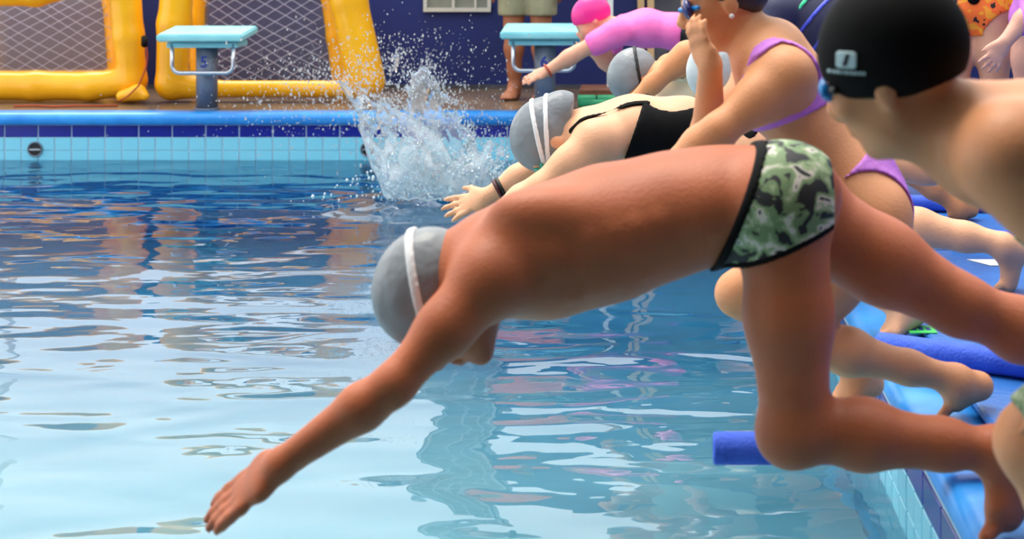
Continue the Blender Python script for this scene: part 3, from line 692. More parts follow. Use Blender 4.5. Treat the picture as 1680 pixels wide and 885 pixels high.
for k, (a, b) in enumerate(((1366, 1371), (1373, 1377), (1379, 1384), (1386, 1389), (1391, 1396), (1398, 1402), (1404, 1409), (1411, 1415), (1417, 1421))): decal('cap_lettering', (a, 119), (b, 125), M['print'], 0.0)
shell('swim_shorts', B, both(plp((1630, 624), (1700, 706), 2.32, (1900, 480)), lambda x, y, z: z-P(0, 420, 2.3).z+0*x, pl((-0.3, 0, 1), P(1860, 400, 2.3))), 0.008, 0.007, M['camo'], e, 1)
shell('goggle_strap', H.skull(), band(plp((1385, 178), (1560, 150), Y, (1440, 60)), 0.006), 0.004, 0.004, M['strap_black'], e, 1)
H.goggles(e, M['lens_blue'], M['strap_black'], 0.006)

# -- girl in the lilac two-piece, crouching with a hand at her mouth
SK = skin('skin_amber', 228, 158, 110)
e = person('girl in a lilac two-piece swimsuit crouching with a hand to her mouth', P(1590, 690, 3.65)); Y = 3.65
B = Body(); ax_ = (P(1240, 70, Y)-P(1425, 310, Y)).normalized()
sd = V((0.35, 1, 0.1)).normalized()
tor = [(1262, 92, .088, .128), (1288, 150, .092, .128), (1338, 222, .078, .108), (1392, 290, .088, .125), (1420, 335, .095, .135)]
for a, b in zip(tor[:-1], tor[1:]): B.ell(P(a[0], a[1], Y), P(b[0], b[1], Y), (a[3], a[2]), (b[3], b[2]), sd, 0.05)
B.ball(P(1428, 362, 3.56), 0.092, None, 0.05); B.ball(P(1412, 350, 3.76), 0.090, None, 0.05)
H = Head(P(1186, 0, Y), (-0.22, 0, 1), (-1, 0, -0.30), 1.0); B.seg(P(1252, 84, Y), P(1204, 26, Y), 0.052, 0.048, 0.03); H.add(B)
sh, el, wr = P(1292, 125, 3.52), P(1180, 214, 3.46), P(1075, 300, 3.50)
B.ball(sh, 0.060, None, 0.05); arm(B, sh, el, wr, (0.050, 0.040, 0.027), 0.04); hand(B, wr, V((-0.9, 0.1, -0.5)), V((0, -0.5, 0.8)), 0.9, 0.25)
sh2, el2, wr2 = P(1245, 110, 3.80), P(1160, 262, 3.66), P(1166, 106, 3.53)
B.ball(sh2, 0.056, None, 0.05); arm(B, sh2, el2, wr2, (0.047, 0.038, 0.026), 0.04)
hand(B, wr2, V((-0.42, 0.06, 0.9)), V((-0.72, -0.68, -0.2)), 0.80, 0.34, 0.06, -1, 0.45)
kn = P(1306, 556, 3.56); leg(B, P(1420, 368, 3.58), kn, P(1562, 622, 3.62), (0.086, 0.049, 0.032), (0.1, 0, 0.2)); foot(B, P(1572, 632, 3.62), P(1606, 634, 3.65), P(1572, 676, 3.66), P(1545, 690, 3.64), V((0.3, 1, 0)), 1.0)
kn2 = P(1212, 482, 3.86); leg(B, P(1402, 362, 3.76), kn2, P(1402, 600, 3.88), (0.085, 0.054, 0.033), (0.3, 0, 0.3)); foot(B, P(1412, 612, 3.88), P(1428, 630, 3.9), P(1390, 648, 3.88), P(1366, 658, 3.88), YAX, 1.0)
solid('body', B, 0.0052, SK, e, 2)
HS = H.skull(); shell('hair', HS, H.cap_region(0.055, -0.07), 0.010, 0.006, M['hair'], e, 2)
Bb = Body(); Bb.ball(H.at(0, -0.125, 0.035), 0.040, None, 0.02); Bb.seg(H.at(0, -0.1, 0.02), H.at(0, -0.13, 0.03), 0.02, 0.03, 0.02); solid('hair_bun', Bb, 0.008, M['hair'], e)
H.eyes(e); H.goggles(e, M['lens_dark'], M['lens_blue'], -0.002, 1.35)
bm = bmesh.new(); bmesh.ops.create_icosphere(bm, subdivisions=2, radius=0.006); bmesh.ops.translate(bm, verts=bm.verts, vec=H.at(-0.083 if H.s.y > 0 else 0.083, -0.008, -0.036)); bm_obj('earring', bm, M['earring'], e, True)
TB = Body(); TB.p = list(B.p[:6])
bt = both(plp((1220, 166), (1352, 104), Y, (1300, 190)), plp((1232, 214), (1360, 160), Y, (1280, 150)))
bx = around(P(1285, 120, Y), 0.27)
shell('bikini_band', TB, bt, 0.006, 0.005, M['lilac'], e, 1, bx)
TS = Body(); TS.p = list(B.p[:4])+[q for q in B.p if q[0] == 'b' and np.allclose(q[1], arr(sh))]+[q for q in B.p if q[0] == 'e' and np.allclose(q[1], arr(sh))]
shell('shoulder_strap', TS, path([P(1350, 140, 3.56), P(1338, 100, 3.52), P(1312, 66, 3.53), P(1280, 55, 3.53), P(1248, 80, 3.52), P(1225, 140, 3.56)], 0.017), 0.006, 0.004, M['lilac'], e, 1, bx)
shell('shoulder_strap', TS, path([P(1350, 150, 3.8), P(1325, 90, 3.78), P(1290, 42, 3.76), P(1255, 60, 3.76)], 0.017), 0.006, 0.004, M['lilac'], e, 1, bx)
bx = around(P(1420, 320, Y), 0.22)
LB = Body(); LB.p = [q for q in B.p]
cut = sph(P(1434, 384, 3.50), 0.138)
bot = both(plp((1355, 292), (1440, 222), Y, (1440, 330)), inv(cut), plp((1360, 400), (1520, 400), Y, (1440, 330)))
shell('bikini_bottom', LB, bot, 0.006, 0.005, M['lilac'], e, 1, bx)

# -- diver in the black swimsuit
SK = skin('skin_peach', 238, 178, 138)
e = person('diver in a black swimsuit and grey cap with two white straps', P(1640, 495, 4.86)); Y = 4.86
B = Body(); tor = [(968, 222, .088, .130), (1040, 214, .100, .132), (1120, 214, .094, .116), (1170, 224, .090, .116), (1215, 240, .092, .128)]
for a, b in zip(tor[:-1], tor[1:]): B.ell(P(a[0], a[1], Y), P(b[0], b[1], Y), (a[3], a[2]), (b[3], b[2]), YAX, 0.05)
nt_ = len(B.p)
B.ball(P(1238, 240, 4.76), 0.085, None, 0.05); B.ball(P(1238, 240, 4.96), 0.085, None, 0.05)
sh, el, wr = P(980, 236, 4.71), P(885, 312, 4.66), P(790, 376, 4.66)
B.ball(sh, 0.064, None, 0.05); arm(B, sh, el, wr, (0.058, 0.047, 0.029), 0.04); hand(B, wr, P(735, 418, 4.66)-wr, V((-0.3, -0.5, 0.8)), 0.95, 0.1, 0.03)
sh, el, wr = P(965, 225, 5.0), P(872, 284, 5.02), P(800, 324, 5.0)
B.ball(sh, 0.062, None, 0.05); arm(B, sh, el, wr, (0.056, 0.046, 0.028), 0.04); hand(B, wr, V((-1, 0, -0.32)), V((0.1, -0.75, 0.65)), 0.98, 0.08, 0.16, 1, 0.9)
H = Head(P(905, 232, Y), (-0.93, 0, 0.32), (-0.25, 0, -0.95), 1.08); B.seg(P(970, 215, Y), P(915, 220, Y), 0.056, 0.052, 0.03); H.add(B)
kn = P(1352, 398, 4.52); leg(B, P(1225, 256, 4.76), kn, P(1484, 508, 4.42), (0.088, 0.060, 0.035), (0.4, 0, 0.4)); foot(B, P(1486, 515, 4.42), P(1504, 530, 4.43), P(1468, 550, 4.42), P(1446, 560, 4.42), YAX, 1.0)
kn = P(1440, 362, 4.95); leg(B, P(1228, 252, 4.96), kn, P(1642, 400, 4.84), (0.088, 0.060, 0.035), (0, 0, -0.3)); foot(B, P(1650, 408, 4.84), P(1672, 412, 4.86), P(1656, 468, 4.88), P(1638, 492, 4.86), V((0.3, 1, 0)), 1.0)
solid('body', B, 0.006, SK, e, 2); H.eyes(e); H.goggles(e, M['lens_teal'], M['lens_teal'])
HS = H.skull(); HS.ball(P(922, 182, Y), 0.052, None, 0.02); shell('swim_cap', HS, plp((942, 160), (928, 285), Y, (880, 220)), 0.012, 0.006, M['cap_grey'], e, 2)
HS2 = HS
shell('goggle_strap', HS2, band(plp((871, 160), (898, 278), Y, (840, 200)), 0.0075), 0.0155, 0.0045, M['strap_white'], e, 1)
shell('goggle_strap', HS2, band(plp((896, 160), (903, 278), Y, (840, 200)), 0.0075), 0.0155, 0.0045, M['strap_white'], e, 1)
TB = Body(); TB.p = B.p[:nt_+4]
suit = both(plp((1060, 150), (1014, 285), Y, (1150, 220)), plp((1168, 300), (1238, 206), Y, (1100, 220)), inv(sph(P(1104, 128, 4.83), 0.118)))
bx = around(P(1110, 225, Y), 0.36)
shell('swimsuit', TB, suit, 0.006, 0.006, M['black'], e, 1, bx)
shell('suit_strap', TB, path([P(1062, 168, 4.78), P(1010, 174, 4.755), P(962, 192, 4.755), P(938, 215, 4.76)], 0.010), 0.006, 0.0035, M['black'], e, 1, bx)
shell('suit_strap', TB, path([P(1062, 160, 4.95), P(1010, 160, 4.95), P(950, 185, 4.95)], 0.010), 0.006, 0.0035, M['black'], e, 1, bx)
wb = P(800, 324, 5.0); ad = (P(872, 284, 5.02)-wb).normalized(); c = wb+ad*0.04; s1 = ad.cross(YAX).normalized(); s2 = ad.cross(s1)
for off, m_ in ((0.0, 'rubber'), (0.012, 'strap_black')):
    tube('wristband', [c+ad*off+(s1*math.cos(a*math.pi/10)+s2*math.sin(a*math.pi/10))*0.037 for a in range(20)], 0.006, M[m_], e, 8, True)

# -- swimmer with the pale cap, half hidden behind the lilac girl's forearm
SK = skin('skin_light', 228, 172, 134)
def diver(label, Y, head, crown, face, tor, arms, legs, h, skin_m, k=1.0, ra=(0.052, 0.042, 0.028)):
    e = person(label, V((1.0, Y, 0))); B = Body()
    for a, b in zip(tor[:-1], tor[1:]): B.ell(P(a[0], a[1], Y), P(b[0], b[1], Y), (a[3], a[2]), (b[3], b[2]), YAX, 0.05)
    n0 = len(B.p); H = Head(P(*head, Y), crown, face, k); B.seg(P(tor[0][0], tor[0][1], Y), H.at(0, -0.02, -0.04), 0.054, 0.05, 0.03); H.add(B)
    for s, el, wr, dr, th in arms:
        s, el, wr = P(*s), P(*el), P(*wr); B.ball(s, 0.058, None, 0.05); arm(B, s, el, wr, ra, 0.04); hand(B, wr, V(dr), V((-0.2, -0.6, 0.7)), 0.95, 0.15, 0.06, th)
    for hp, kn, an, he, ba, to in legs:
        leg(B, P(*hp), P(*kn), P(*an), (0.085, 0.058, 0.034)); foot(B, P(*an), P(*he), P(*ba), P(*to), YAX)
    solid('body', B, h, skin_m, e, 2); H.eyes(e)
    return e, B, H, n0
Y = 5.35
e, B, H, n0 = diver('swimmer in a wrinkled pale cap half hidden behind the lilac girl\'s forearm', Y, (1186, 124), (-0.9, 0, 0.42), (-0.42, 0, -0.9),
    [(1225, 175, .085, .125), (1270, 195, .095, .125), (1320, 210, .090, .120), (1350, 220, .090, .125)],
    [((1222, 180, 5.22), (1190, 250, 5.2), (1150, 310, 5.2), (-0.5, 0, -0.8), 1), ((1222, 180, 5.48), (1190, 250, 5.5), (1150, 310, 5.5), (-0.5, 0, -0.8), -1)],
    [((1350, 228, 5.45), (1455, 272, 5.45), (1655, 282, 5.45), (1672, 276, 5.45), (1690, 320, 5.45), (1692, 340, 5.45)),
     ((1350, 228, 5.25), (1390, 330, 5.2), (1455, 415, 5.2), (1470, 430, 5.2), (1440, 446, 5.2), (1425, 450, 5.2))], 0.010, SK)
cap_on(H, e, M['cap_pale'], 0.01, -0.07, 0.016, 0.006); H.goggles(e, M['lens_dark'], M['strap_black'])
TB = Body(); TB.p = B.p[:n0]
shell('swimsuit', B, both(plp((1240, 130), (1240, 260), Y, (1300, 200)), plp((1345, 300), (1362, 160), Y, (1300, 200)), lambda x, y, z: P(0, 270, Y).z-z), 0.006, 0.008, M['strap_black'], e, 1, around(P(1300, 205, Y), 0.3))

# -- swimmer in the cream top, grey cap with black strap
Y = 6.2; SK = skin('skin_warm', 226, 150, 100)
e, B, H, n0 = diver('swimmer in a pale cream top and grey cap with black strap, arm reaching down', Y, (1046, 132), (-0.9, 0, 0.4), (-0.4, 0, -0.9),
    [(1096, 150, .125, .13), (1140, 150, .150, .14), (1190, 155, .130, .13), (1240, 165, .100, .125)],
    [((1128, 92, 6.02), (1082, 128, 6.0), (1040, 166, 6.0), (-0.6, 0, -0.7), 1), ((1100, 112, 6.36), (1060, 160, 6.36), (1020, 190, 6.36), (-0.6, 0, -0.7), -1)],
    [((1245, 158, 6.1), (1425, 232, 6.1), (1572, 338, 6.12), (1592, 350, 6.14), (1572, 366, 6.14), (1556, 372, 6.14)),
     ((1245, 158, 6.3), (1300, 240, 6.3), (1350, 345, 6.3), (1362, 352, 6.3), (1336, 358, 6.3), (1322, 362, 6.3))], 0.010, SK, 1.0, (0.044, 0.036, 0.026))
cap_on(H, e, M['cap_grey'], 0.03, -0.06, 0.012, 0.007)
shell('goggle_strap', H.skull(), band(plp((1044, 95), (1056, 160), Y, (1000, 100)), 0.007), 0.017, 0.006, M['strap_black'], e, 1)
TB = Body(); TB.p = B.p[:n0]
shell('cream_top', B, both(plp((1072, 180), (1084, 80), Y, (1140, 120)), plp((1232, 200), (1255, 100), Y, (1140, 120)), inv(path([P(1122, 96, 6.0), P(1082, 128, 5.98), P(1040, 166, 5.98)], 0.066)), plp((1052, 160), (1150, 78), Y, (1130, 150)), inv(path([P(1098, 114, 6.38), P(1060, 160, 6.38)], 0.07)), inv(sph(P(1046, 132, Y), 0.14))), 0.008, 0.008, M['cream'], e, 1)
shell('swim_shorts', B, both(plp((1232, 200), (1255, 100), Y, (1300, 120)), plp((1300, 240), (1300, 100), Y, (1250, 160)), lambda x, y, z: P(0, 205, Y).z-z), 0.008, 0.010, M['strap_black'], e, 1)

# -- pink cap and pink shirt, diving beside block six
Y = 8.4; SK = skin('skin_rosy', 232, 168, 138)
e, B, H, n0 = diver('diver in a pink shirt and magenta swim cap beside starting block six', Y, (972, 32), (-0.62, 0, 0.78), (-0.78, 0, -0.62),
    [(1012, 50, .070, .120), (1060, 46, .085, .125), (1110, 52, .080, .115), (1150, 64, .085, .120)],
    [((1008, 56, 8.27), (948, 86, 8.25), (896, 118, 8.22), (-0.95, 0, -0.4), 1), ((1000, 56, 8.52), (1002, 108, 8.5), (972, 84, 8.45), (-0.4, 0, 0.8), -1)],
    [((1156, 68, 8.3), (1212, 120, 8.3), (1262, 206, 8.3), (1270, 214, 8.3), (1254, 242, 8.3), (1246, 247, 8.3)),
     ((1156, 68, 8.5), (1250, 110, 8.5), (1330, 150, 8.5), (1338, 148, 8.5), (1340, 176, 8.5), (1338, 186, 8.5))], 0.011, SK)
cap_on(H, e, M['cap_pink'], 0.03, -0.06, 0.012, 0.007)
Bd = Body(); Bd.ell(H.at(-0.080, -0.02, 0.012), H.at(-0.080, 0.012, 0.020), (0.006, 0.008), (0.006, 0.008), H.u, 0.004)
if H.s.y > 0: solid('cap_mark', Bd, 0.004, M['white'], e)
AB = Body(); AB.p = B.p
near = P(1008, 56, 8.27); far = P(1000, 56, 8.52)
shell('pink_shirt', B, both(plp((1120, 10), (1114, 90), Y, (1050, 50)), either(plp((1000, 20), (1004, 100), Y, (1050, 50)), lambda x, y, z: np.maximum(path([P(1008, 56, 8.27), P(982, 69, 8.26)], 0.075)(x, y, z), 0*x-1)), 
      inv(sph(P(982, 30, Y), 0.105)), inv(path([P(1002, 100, 8.5), P(1002, 112, 8.5), P(972, 84, 8.45)], 0.06))), 0.010, 0.009, M['pink_shirt'], e, 1)
shell('swim_shorts', B, both(plp((1114, 10), (1110, 90), Y, (1150, 50)), plp((1190, 20), (1176, 130), Y, (1150, 60))), 0.007, 0.010, M['strap_black'], e, 1)
wb = P(899, 116, 8.22); ad = (P(948, 86, 8.25)-wb).normalized(); s1 = ad.cross(YAX).normalized(); s2 = ad.cross(s1)
tube('wristband', [wb+(s1*math.cos(a*math.pi/8)+s2*math.sin(a*math.pi/8))*0.034 for a in range(16)], 0.006, M['cord'], e, 6, True)

# -- bending figure in the navy top with green and blue curves
Y = 6.9; SK = skin('skin_mid', 214, 158, 122)
e, B, H, n0 = diver('bent figure in a navy top with curved green and blue lines', Y, (1225, -75), (-0.5, 0, 0.86), (-0.86, 0, -0.5),
    [(1272, 5, .13, .17), (1330, 40, .165, .19), (1400, 90, .15, .18), (1440, 130, .12, .17)],
    [((1275, 20, 6.72), (1262, 100, 6.66), (1250, 170, 6.62), (-0.2, 0, -1), 1), ((1275, 20, 7.08), (1262, 100, 7.1), (1250, 170, 7.1), (-0.2, 0, -1), -1)],
    [((1440, 145, 6.8), (1425, 215, 6.78), (1440, 288, 6.8), (1450, 300, 6.8), (1415, 312, 6.8), (1398, 313, 6.8)),
     ((1440, 145, 7.0), (1428, 215, 7.02), (1445, 280, 7.05), (1455, 292, 7.05), (1420, 303, 7.05), (1404, 304, 7.05))], 0.012, SK, 1.05)
TB = Body(); TB.p = B.p[:n0]
ntop = shell('navy_top', B, both(zband(P(0, 118, Y).z, 3.0), inv(sph(P(1225, -75, Y), 0.16))), 0.010, 0.012, M['navy_shirt'], e, 1)
for r_, m_ in ((150, 'green_line'), (128, 'blue_line'), (96, 'blue_line'), (80, 'green_line')):
    shell('curved_line', TB, both(band(sph(P(1420, 112, Y-0.12), R(r_, Y)), 0.007), pl((0, 1, 0), (0, Y, 0))), 0.016, 0.006, M[m_], ntop, 1)
shell('shorts', B, both(lambda x, y, z: P(0, 200, Y).z-z, lambda x, y, z: z-P(0, 110, Y).z, pl((-1, 0, 0), P(1370, 0, Y))), 0.010, 0.014, M['strap_black'], e, 1)
shell('hair', H.skull(), H.cap_region(0.05, -0.07), 0.012, 0.008, M['hair'], e, 1)

# -- standing onlookers
def standing(label, x, Y, ht, head_deg, skin_m, h=0.012, armsL=None, armsR=None, lean=0.0, stance=0.085, wide=1.0):
    """upright figure of height ht, facing head_deg (0 = toward the camera, 90 = toward the pool); arms given as (elbow, wrist, dir) offsets from the feet"""
    a = math.radians(head_deg); fw = V((-math.sin(a), -math.cos(a), 0)); sd = V((math.cos(a), -math.sin(a), 0)); o = V((x, Y, 0.028 if x > XE and Y < 7.2 else 0.0))
    q = lambda s, f, u: o+sd*s+fw*f+V((0, 0, u*ht))
    e = person(label, o); B = Body(); w = wide*ht/1.5
    tor = [(.515, .095, .150), (.60, .085, .120), (.70, .095, .140), (.775, .080, .150)]
    for t0, t1 in zip(tor[:-1], tor[1:]): B.ell(q(0, lean*t0[0], t0[0]), q(0, lean*t1[0], t1[0]), (t0[2]*w, t0[1]*w), (t1[2]*w, t1[1]*w), sd, 0.05)
    n0 = len(B.p); H = Head(q(0, 0.02+lean*.9, 0.925), (0, 0, 1), fw, 0.98*ht/1.5*0.5+0.5); B.seg(q(0, lean*.8, .79), q(0, lean*.88, .89), 0.056, 0.05, 0.03); H.add(B)
    for s, ar in ((-1, armsR), (1, armsL)):
        sh = q(s*.155*w, lean*.77, .785)
        if ar is None: ar = (q(s*.20*w, lean*.5, .63), q(s*.215*w, .04+lean*.4, .475), V((0, 0, -1))+fw*0.1)
        B.ball(sh, 0.056*w, None, 0.05); arm(B, sh, ar[0], ar[1], (0.050*w, 0.041*w, 0.028*w), 0.04); hand(B, ar[1], ar[2], ar[3] if len(ar) > 3 else sd*s, 0.95*ht/1.5, 0.2, ar[4] if len(ar) > 4 else 0.06, -s)
        an = q(s*stance*1.0, -0.02, .052); leg(B, q(s*.080*w, 0, .50), q(s*stance, 0.015, .275), an, (0.088*w, 0.058*w, 0.036*w), -fw)
        foot(B, an, q(s*stance, -0.05, .018), q(s*stance*1.15, .10, .014), q(s*stance*1.2, .155, .011), sd*s*-1, 1.0*w**0.5)
    solid('body', B, h, skin_m, e, 2); H.eyes(e)
    return e, B, H, q, sd, fw
SK = skin('skin_onlooker', 226, 172, 142)
# girl in the orange patterned suit
x, Y = Xp(1600, 7.05), 7.05
e, B, H, q, sd, fw = standing('girl in orange and black patterned swim briefs standing on the mats', x, Y, 1.52, 18, SK, 0.009, None, None, 0, 0.085, 1.0)
zt, zl = P(0, -2, Y).z, P(0, 60, Y).z
def leg_hole(s): return sph(q(s*0.165, 0.03, .425), 0.135)
reg = both(zband(q(0, 0, .455).z-0.03, q(0, 0, .565).z), inv(leg_hole(1)), inv(leg_hole(-1)))
bx = (arr(q(0, 0, .38))-arr((.21, .3, .05)), arr(q(0, 0, .62))+arr((.21, .3, .05)))
obr = shell('swim_briefs', B, reg, 0.006, 0.007, M['orange_suit'], e, 1, bx)
shell('swim_top', B, zband(q(0, 0, .68).z, q(0, 0, .75).z), 0.006, 0.010, M['orange_suit'], e, 1, (arr(q(0, 0, .6))-arr((.17, .3, .05)), arr(q(0, 0, .8))+arr((.17, .3, .0))))
Bd = Body(); Bd.ball(q(0.005, 0.10, .545), (0.028, 0.02, 0.026), None, 0.004); solid('black_rosette', Bd, 0.005, M['black'], obr)
cap_on(H, e, M['cap_grey'], 0.045, -0.05, 0.01, 0.008)
# dark suit onlooker half hidden behind the black cap
x, Y = Xp(1528, 7.5), 7.5
e, B, H, q, sd, fw = standing('onlooker in a dark swimsuit standing behind the black-capped boy', x, Y, 1.48, 30, skin('skin_onlooker_b', 222, 166, 138), 0.012)
shell('swimsuit', B, zband(q(0, 0, .46).z, q(0, 0, .76).z), 0.007, 0.010, M['black'], e, 1, (arr(q(0, 0, .4))-arr((.155, .3, 0)), arr(q(0, 0, .8))+arr((.155, .3, 0))))
cap_on(H, e, M['cap_grey'], 0.045, -0.05, 0.01, 0.008)
# onlooker at the right edge holding out a hand
x, Y = Xp(1715, 6.7), 6.7
wr = P(1648, 70, 6.5); ar = (P(1690, 20, 6.55), wr, P(1618, 118, 6.48)-wr, V((0.5, -0.6, 0.6)), 0.20)
e, B, H, q, sd, fw = standing('onlooker at the picture\'s right edge holding out an open hand', x, Y, 1.5, 60, skin('skin_onlooker_c', 224, 168, 146), 0.008, None, ar)
shell('swimsuit', B, zband(q(0, 0, .46).z, q(0, 0, .76).z), 0.007, 0.010, M['lilac'], e, 1, (arr(q(0, 0, .4))-arr((.15, .3, 0)), arr(q(0, 0, .8))+arr((.15, .3, 0))))
shell('hair', H.skull(), H.cap_region(0.05, -0.07), 0.012, 0.008, M['hair'], e, 1)
# man in khaki shorts and orange shirt behind block six
x, Y = Xp(866, 11.15), 11.15
e, B, H, q, sd, fw = standing('man in khaki shorts and orange shirt standing behind starting block six', x, Y, 1.78, 10, skin('skin_brown', 168, 104, 72), 0.014, None, None, 0, 0.10, 1.0)
LB = Body()
for s in (-1, 1):
    LB.ell(q(s*.095, 0, .53), q(s*.105, 0.01, .335), (0.125, 0.13), (0.105, 0.105), sd, 0.03)
LB.ell(q(0, 0, .50), q(0, 0, .56), (0.19, 0.125), (0.175, 0.115), sd, 0.03)
lo, hi = LB.bounds(0.05); Fd, ax = LB.field(lo, hi, 0.012)
zc = np.maximum(Fd, Zp(25, Y)-ax[2][None, None, :]); zc = np.maximum(zc, ax[2][None, None, :]-q(0, 0, .57).z).astype(np.float32)
surface('shorts', zc, lo, 0.012, M['khaki'], e, 1)
shell('shirt', B, both(zband(q(0, 0, .53).z, q(0, 0, .83).z), inv(zband(0, 0.0))), 0.022, 0.014, M['orange_shirt'], e, 1, (arr(q(0, 0, .5))-arr((.245, .3, 0)), arr(q(0, 0, .84))+arr((.245, .3, 0))))
shell('hair', H.skull(), H.cap_region(0.06, -0.06), 0.012, 0.010, M['hair'], e, 1)

# ------------------------------------------------------------------ splash
YS = 8.55
sp = tag(empty('splash', P(710, 325, YS)), 'burst of white water where a diver has just entered', 'splash', kind='stuff')
rs = random.Random(11)
def sheet(name, base, tip, n=46, mth=34, dY=0.0, rag=0.35, bulge=0.06, seed=0.0, thick=0.012):
    """a torn curtain of water: base curve at the surface, tip curve in the air, ragged upper rim, drops along the rim"""
    def ev(c, t):
        t = t*(len(c)-1); i = min(int(t), len(c)-2); f = t-i
        p0, p1 = V(c[i]), V(c[i+1]); return p0.lerp(p1, f)
    bp = [P(*q_) for q_ in base]; tp = [P(*q_) for q_ in tip]; bm = bmesh.new(); g = []
    for i in range(n+1):
        u = i/n; row = []
        a, b = ev(bp, u), ev(tp, u); lim = 1-rag*(0.5+0.5*mnoise.noise(V((u*7+seed, seed, 0))))-0.25*rag*abs(mnoise.noise(V((u*22+seed, 3, 0))))
        for j in range(mth+1):
            v = j/mth*lim; p = a.lerp(b, v)
            nz = mnoise.noise(V((p.x*9, seed*3, p.z*4)))*0.035+mnoise.noise(V((p.x*26, seed, p.z*14)))*0.016
            p = p+V((mnoise.noise(V((p.z*8, seed, p.x*8)))*0.02, -bulge*math.sin(math.pi*min(v*1.1, 1))+nz*2.0, nz*0.6)); row.append(p)
        g.append(row)
    vf = [[bm.verts.new(p) for p in row] for row in g]
    for i in range(n):
        for j in range(mth):
            c = (g[i][j]+g[i+1][j+1])*0.5
            hole = mnoise.noise(V((c.x*11+seed, seed, c.z*6)))+0.6*mnoise.noise(V((c.x*30, seed, c.z*17)))
            if hole > 0.62-0.55*(j/mth): continue
            bm.faces.new((vf[i][j], vf[i+1][j], vf[i+1][j+1], vf[i][j+1]))
    bmesh.ops.delete(bm, geom=[v for v in bm.verts if not v.link_faces], context='VERTS')
    ex = bmesh.ops.solidify(bm, geom=list(bm.faces), thickness=thick)
    bmesh.ops.smooth_vert(bm, verts=bm.verts, factor=0.5, use_axis_x=True, use_axis_y=True, use_axis_z=True)
    o = bm_obj(name, bm, M['splash'], sp, True)
    for _ in range(520):
        i, j = rs.randrange(n+1), int(rs.random()**0.75*mth); q_ = g[i][j]
        if mnoise.noise(V((q_.x*7, seed, q_.z*7))) > -0.05: froth.append((q_+V((rs.gauss(0, .012), rs.gauss(-.012, .015), rs.gauss(0, .012))), rs.uniform(0.001, 0.0055)))
    return [row[-1] for row in g]
rims = []; froth = []
rims += sheet('water_sheet', [(655, 318, 8.5), (720, 322, 8.4), (790, 322, 8.45)], [(540, 100, 8.5), (590, 125, 8.45), (640, 160, 8.45), (700, 195, 8.5)], seed=1.3, rag=0.34)
rims += sheet('water_sheet', [(720, 318, 8.6), (775, 318, 8.6), (812, 318, 8.6)], [(632, 66, 8.6), (688, 88, 8.6), (742, 140, 8.6), (776, 215, 8.6)], seed=4.1, rag=0.22, thick=0.008)
rims += sheet('water_sheet', [(630, 326, 8.35), (720, 330, 8.3), (820, 326, 8.35)], [(585, 180, 8.35), (660, 215, 8.3), (740, 235, 8.3), (820, 240, 8.35)], seed=7.7, rag=0.5, thick=0.014)
rims += sheet('water_sheet', [(760, 322, 8.5), (810, 324, 8.5), (850, 322, 8.5)], [(775, 200, 8.55), (825, 215, 8.55), (872, 235, 8.55)], n=26, mth=20, seed=9.2, rag=0.5)
rims += sheet('water_sheet', [(640, 316, 8.7), (700, 316, 8.75), (760, 316, 8.75)], [(560, 135, 8.75), (640, 130, 8.8), (705, 150, 8.8)], seed=12.5, rag=0.4, thick=0.008)
ico = bmesh.new(); bmesh.ops.create_icosphere(ico, subdivisions=1, radius=1.0); iv = np.array([v.co[:] for v in ico.verts]); ifc = np.array([[v.index for v in f.verts] for f in ico.faces]); ico.free()
def drops(name, pts, m=M['splash']):
    vs_ = []; fs = []
    for i, (p, r) in enumerate(pts):
        st = np.array((r, r, r*rs.uniform(0.8, 1.9))); vs_.append(iv*st+np.array(p)); fs.append(ifc+i*len(iv))
    me = bpy.data.meshes.new(name); me.from_pydata(np.concatenate(vs_).tolist(), [], np.concatenate(fs).tolist()); o = link_mesh(name, me, m, sp, True); o['kind'] = 'stuff'; return o
pts = []
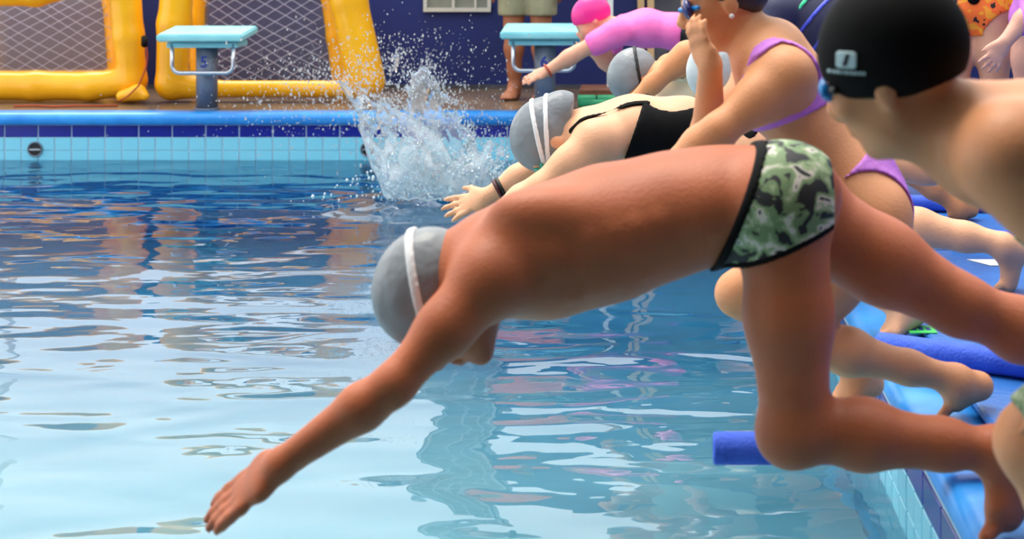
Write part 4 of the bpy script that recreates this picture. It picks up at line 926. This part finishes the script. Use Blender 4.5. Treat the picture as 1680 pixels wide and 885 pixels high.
for p in rims:
    for _ in range(5): pts.append((p+V((rs.gauss(0, .02), rs.gauss(0, .03), rs.gauss(.012, .025))), rs.uniform(0.002, 0.006)))
def spray(n, cx, cy, sx, sy, r0, r1):
    for _ in range(n):
        px, py = rs.gauss(cx, sx), rs.gauss(cy, sy)
        if py > 318: continue
        pts.append((P(px, py, YS+rs.uniform(-0.5, 0.5)), rs.uniform(r0, r1)*0.62*rs.random()+0.0012))
spray(840, 520, 140, 60, 36, 0.002, 0.009); spray(760, 610, 140, 40, 40, 0.002, 0.009); spray(600, 680, 120, 45, 40, 0.002, 0.008)
spray(400, 770, 170, 45, 60, 0.002, 0.007); spray(520, 700, 250, 70, 45, 0.002, 0.009); spray(280, 430, 180, 90, 50, 0.001, 0.005); spray(400, 820, 260, 30, 35, 0.002, 0.009)
drops('droplets', pts)
pts = []
for _ in range(900):
    u = rs.gauss(0, 1); px = 715+u*62; py = rs.uniform(225+abs(u)*30, 330); pts.append((P(px, py, YS+rs.gauss(-0.05, 0.10)), rs.uniform(0.003, 0.010)*rs.random()+0.0015))
M['foam'] = mat('foam_white', srgb(222, 240, 246), 0.35, Transmission_Weight=0.2)
drops('foam', pts+froth, M['foam'])
# churned ring of water round the entry point
bm = bmesh.new(); n, mm = 90, 14; c0 = P(715, 328, YS); c0.z = ZW; g = []
for i in range(n):
    a = 2*math.pi*i/n; row = []
    for j in range(mm+1):
        f = j/mm; r = 0.10+0.50*f*(1+0.15*mnoise.noise(V((math.cos(a)*2, math.sin(a)*2, 1))))
        z = ZW+0.004+(1-f)**1.2*0.05*(0.6+0.9*mnoise.noise(V((math.cos(a)*r*9, math.sin(a)*r*9, 4))))+0.012*math.exp(-((f-0.8)/0.12)**2)-0.012*f*f*f
        row.append(bm.verts.new((c0.x+r*math.cos(a)*1.15, c0.y+r*math.sin(a), z)))
    g.append(row)
for i in range(n):
    for j in range(mm): bm.faces.new((g[i][j], g[(i+1) % n][j], g[(i+1) % n][j+1], g[i][j+1]))
bm_obj('churned_water', bm, M['ring'], sp, True)
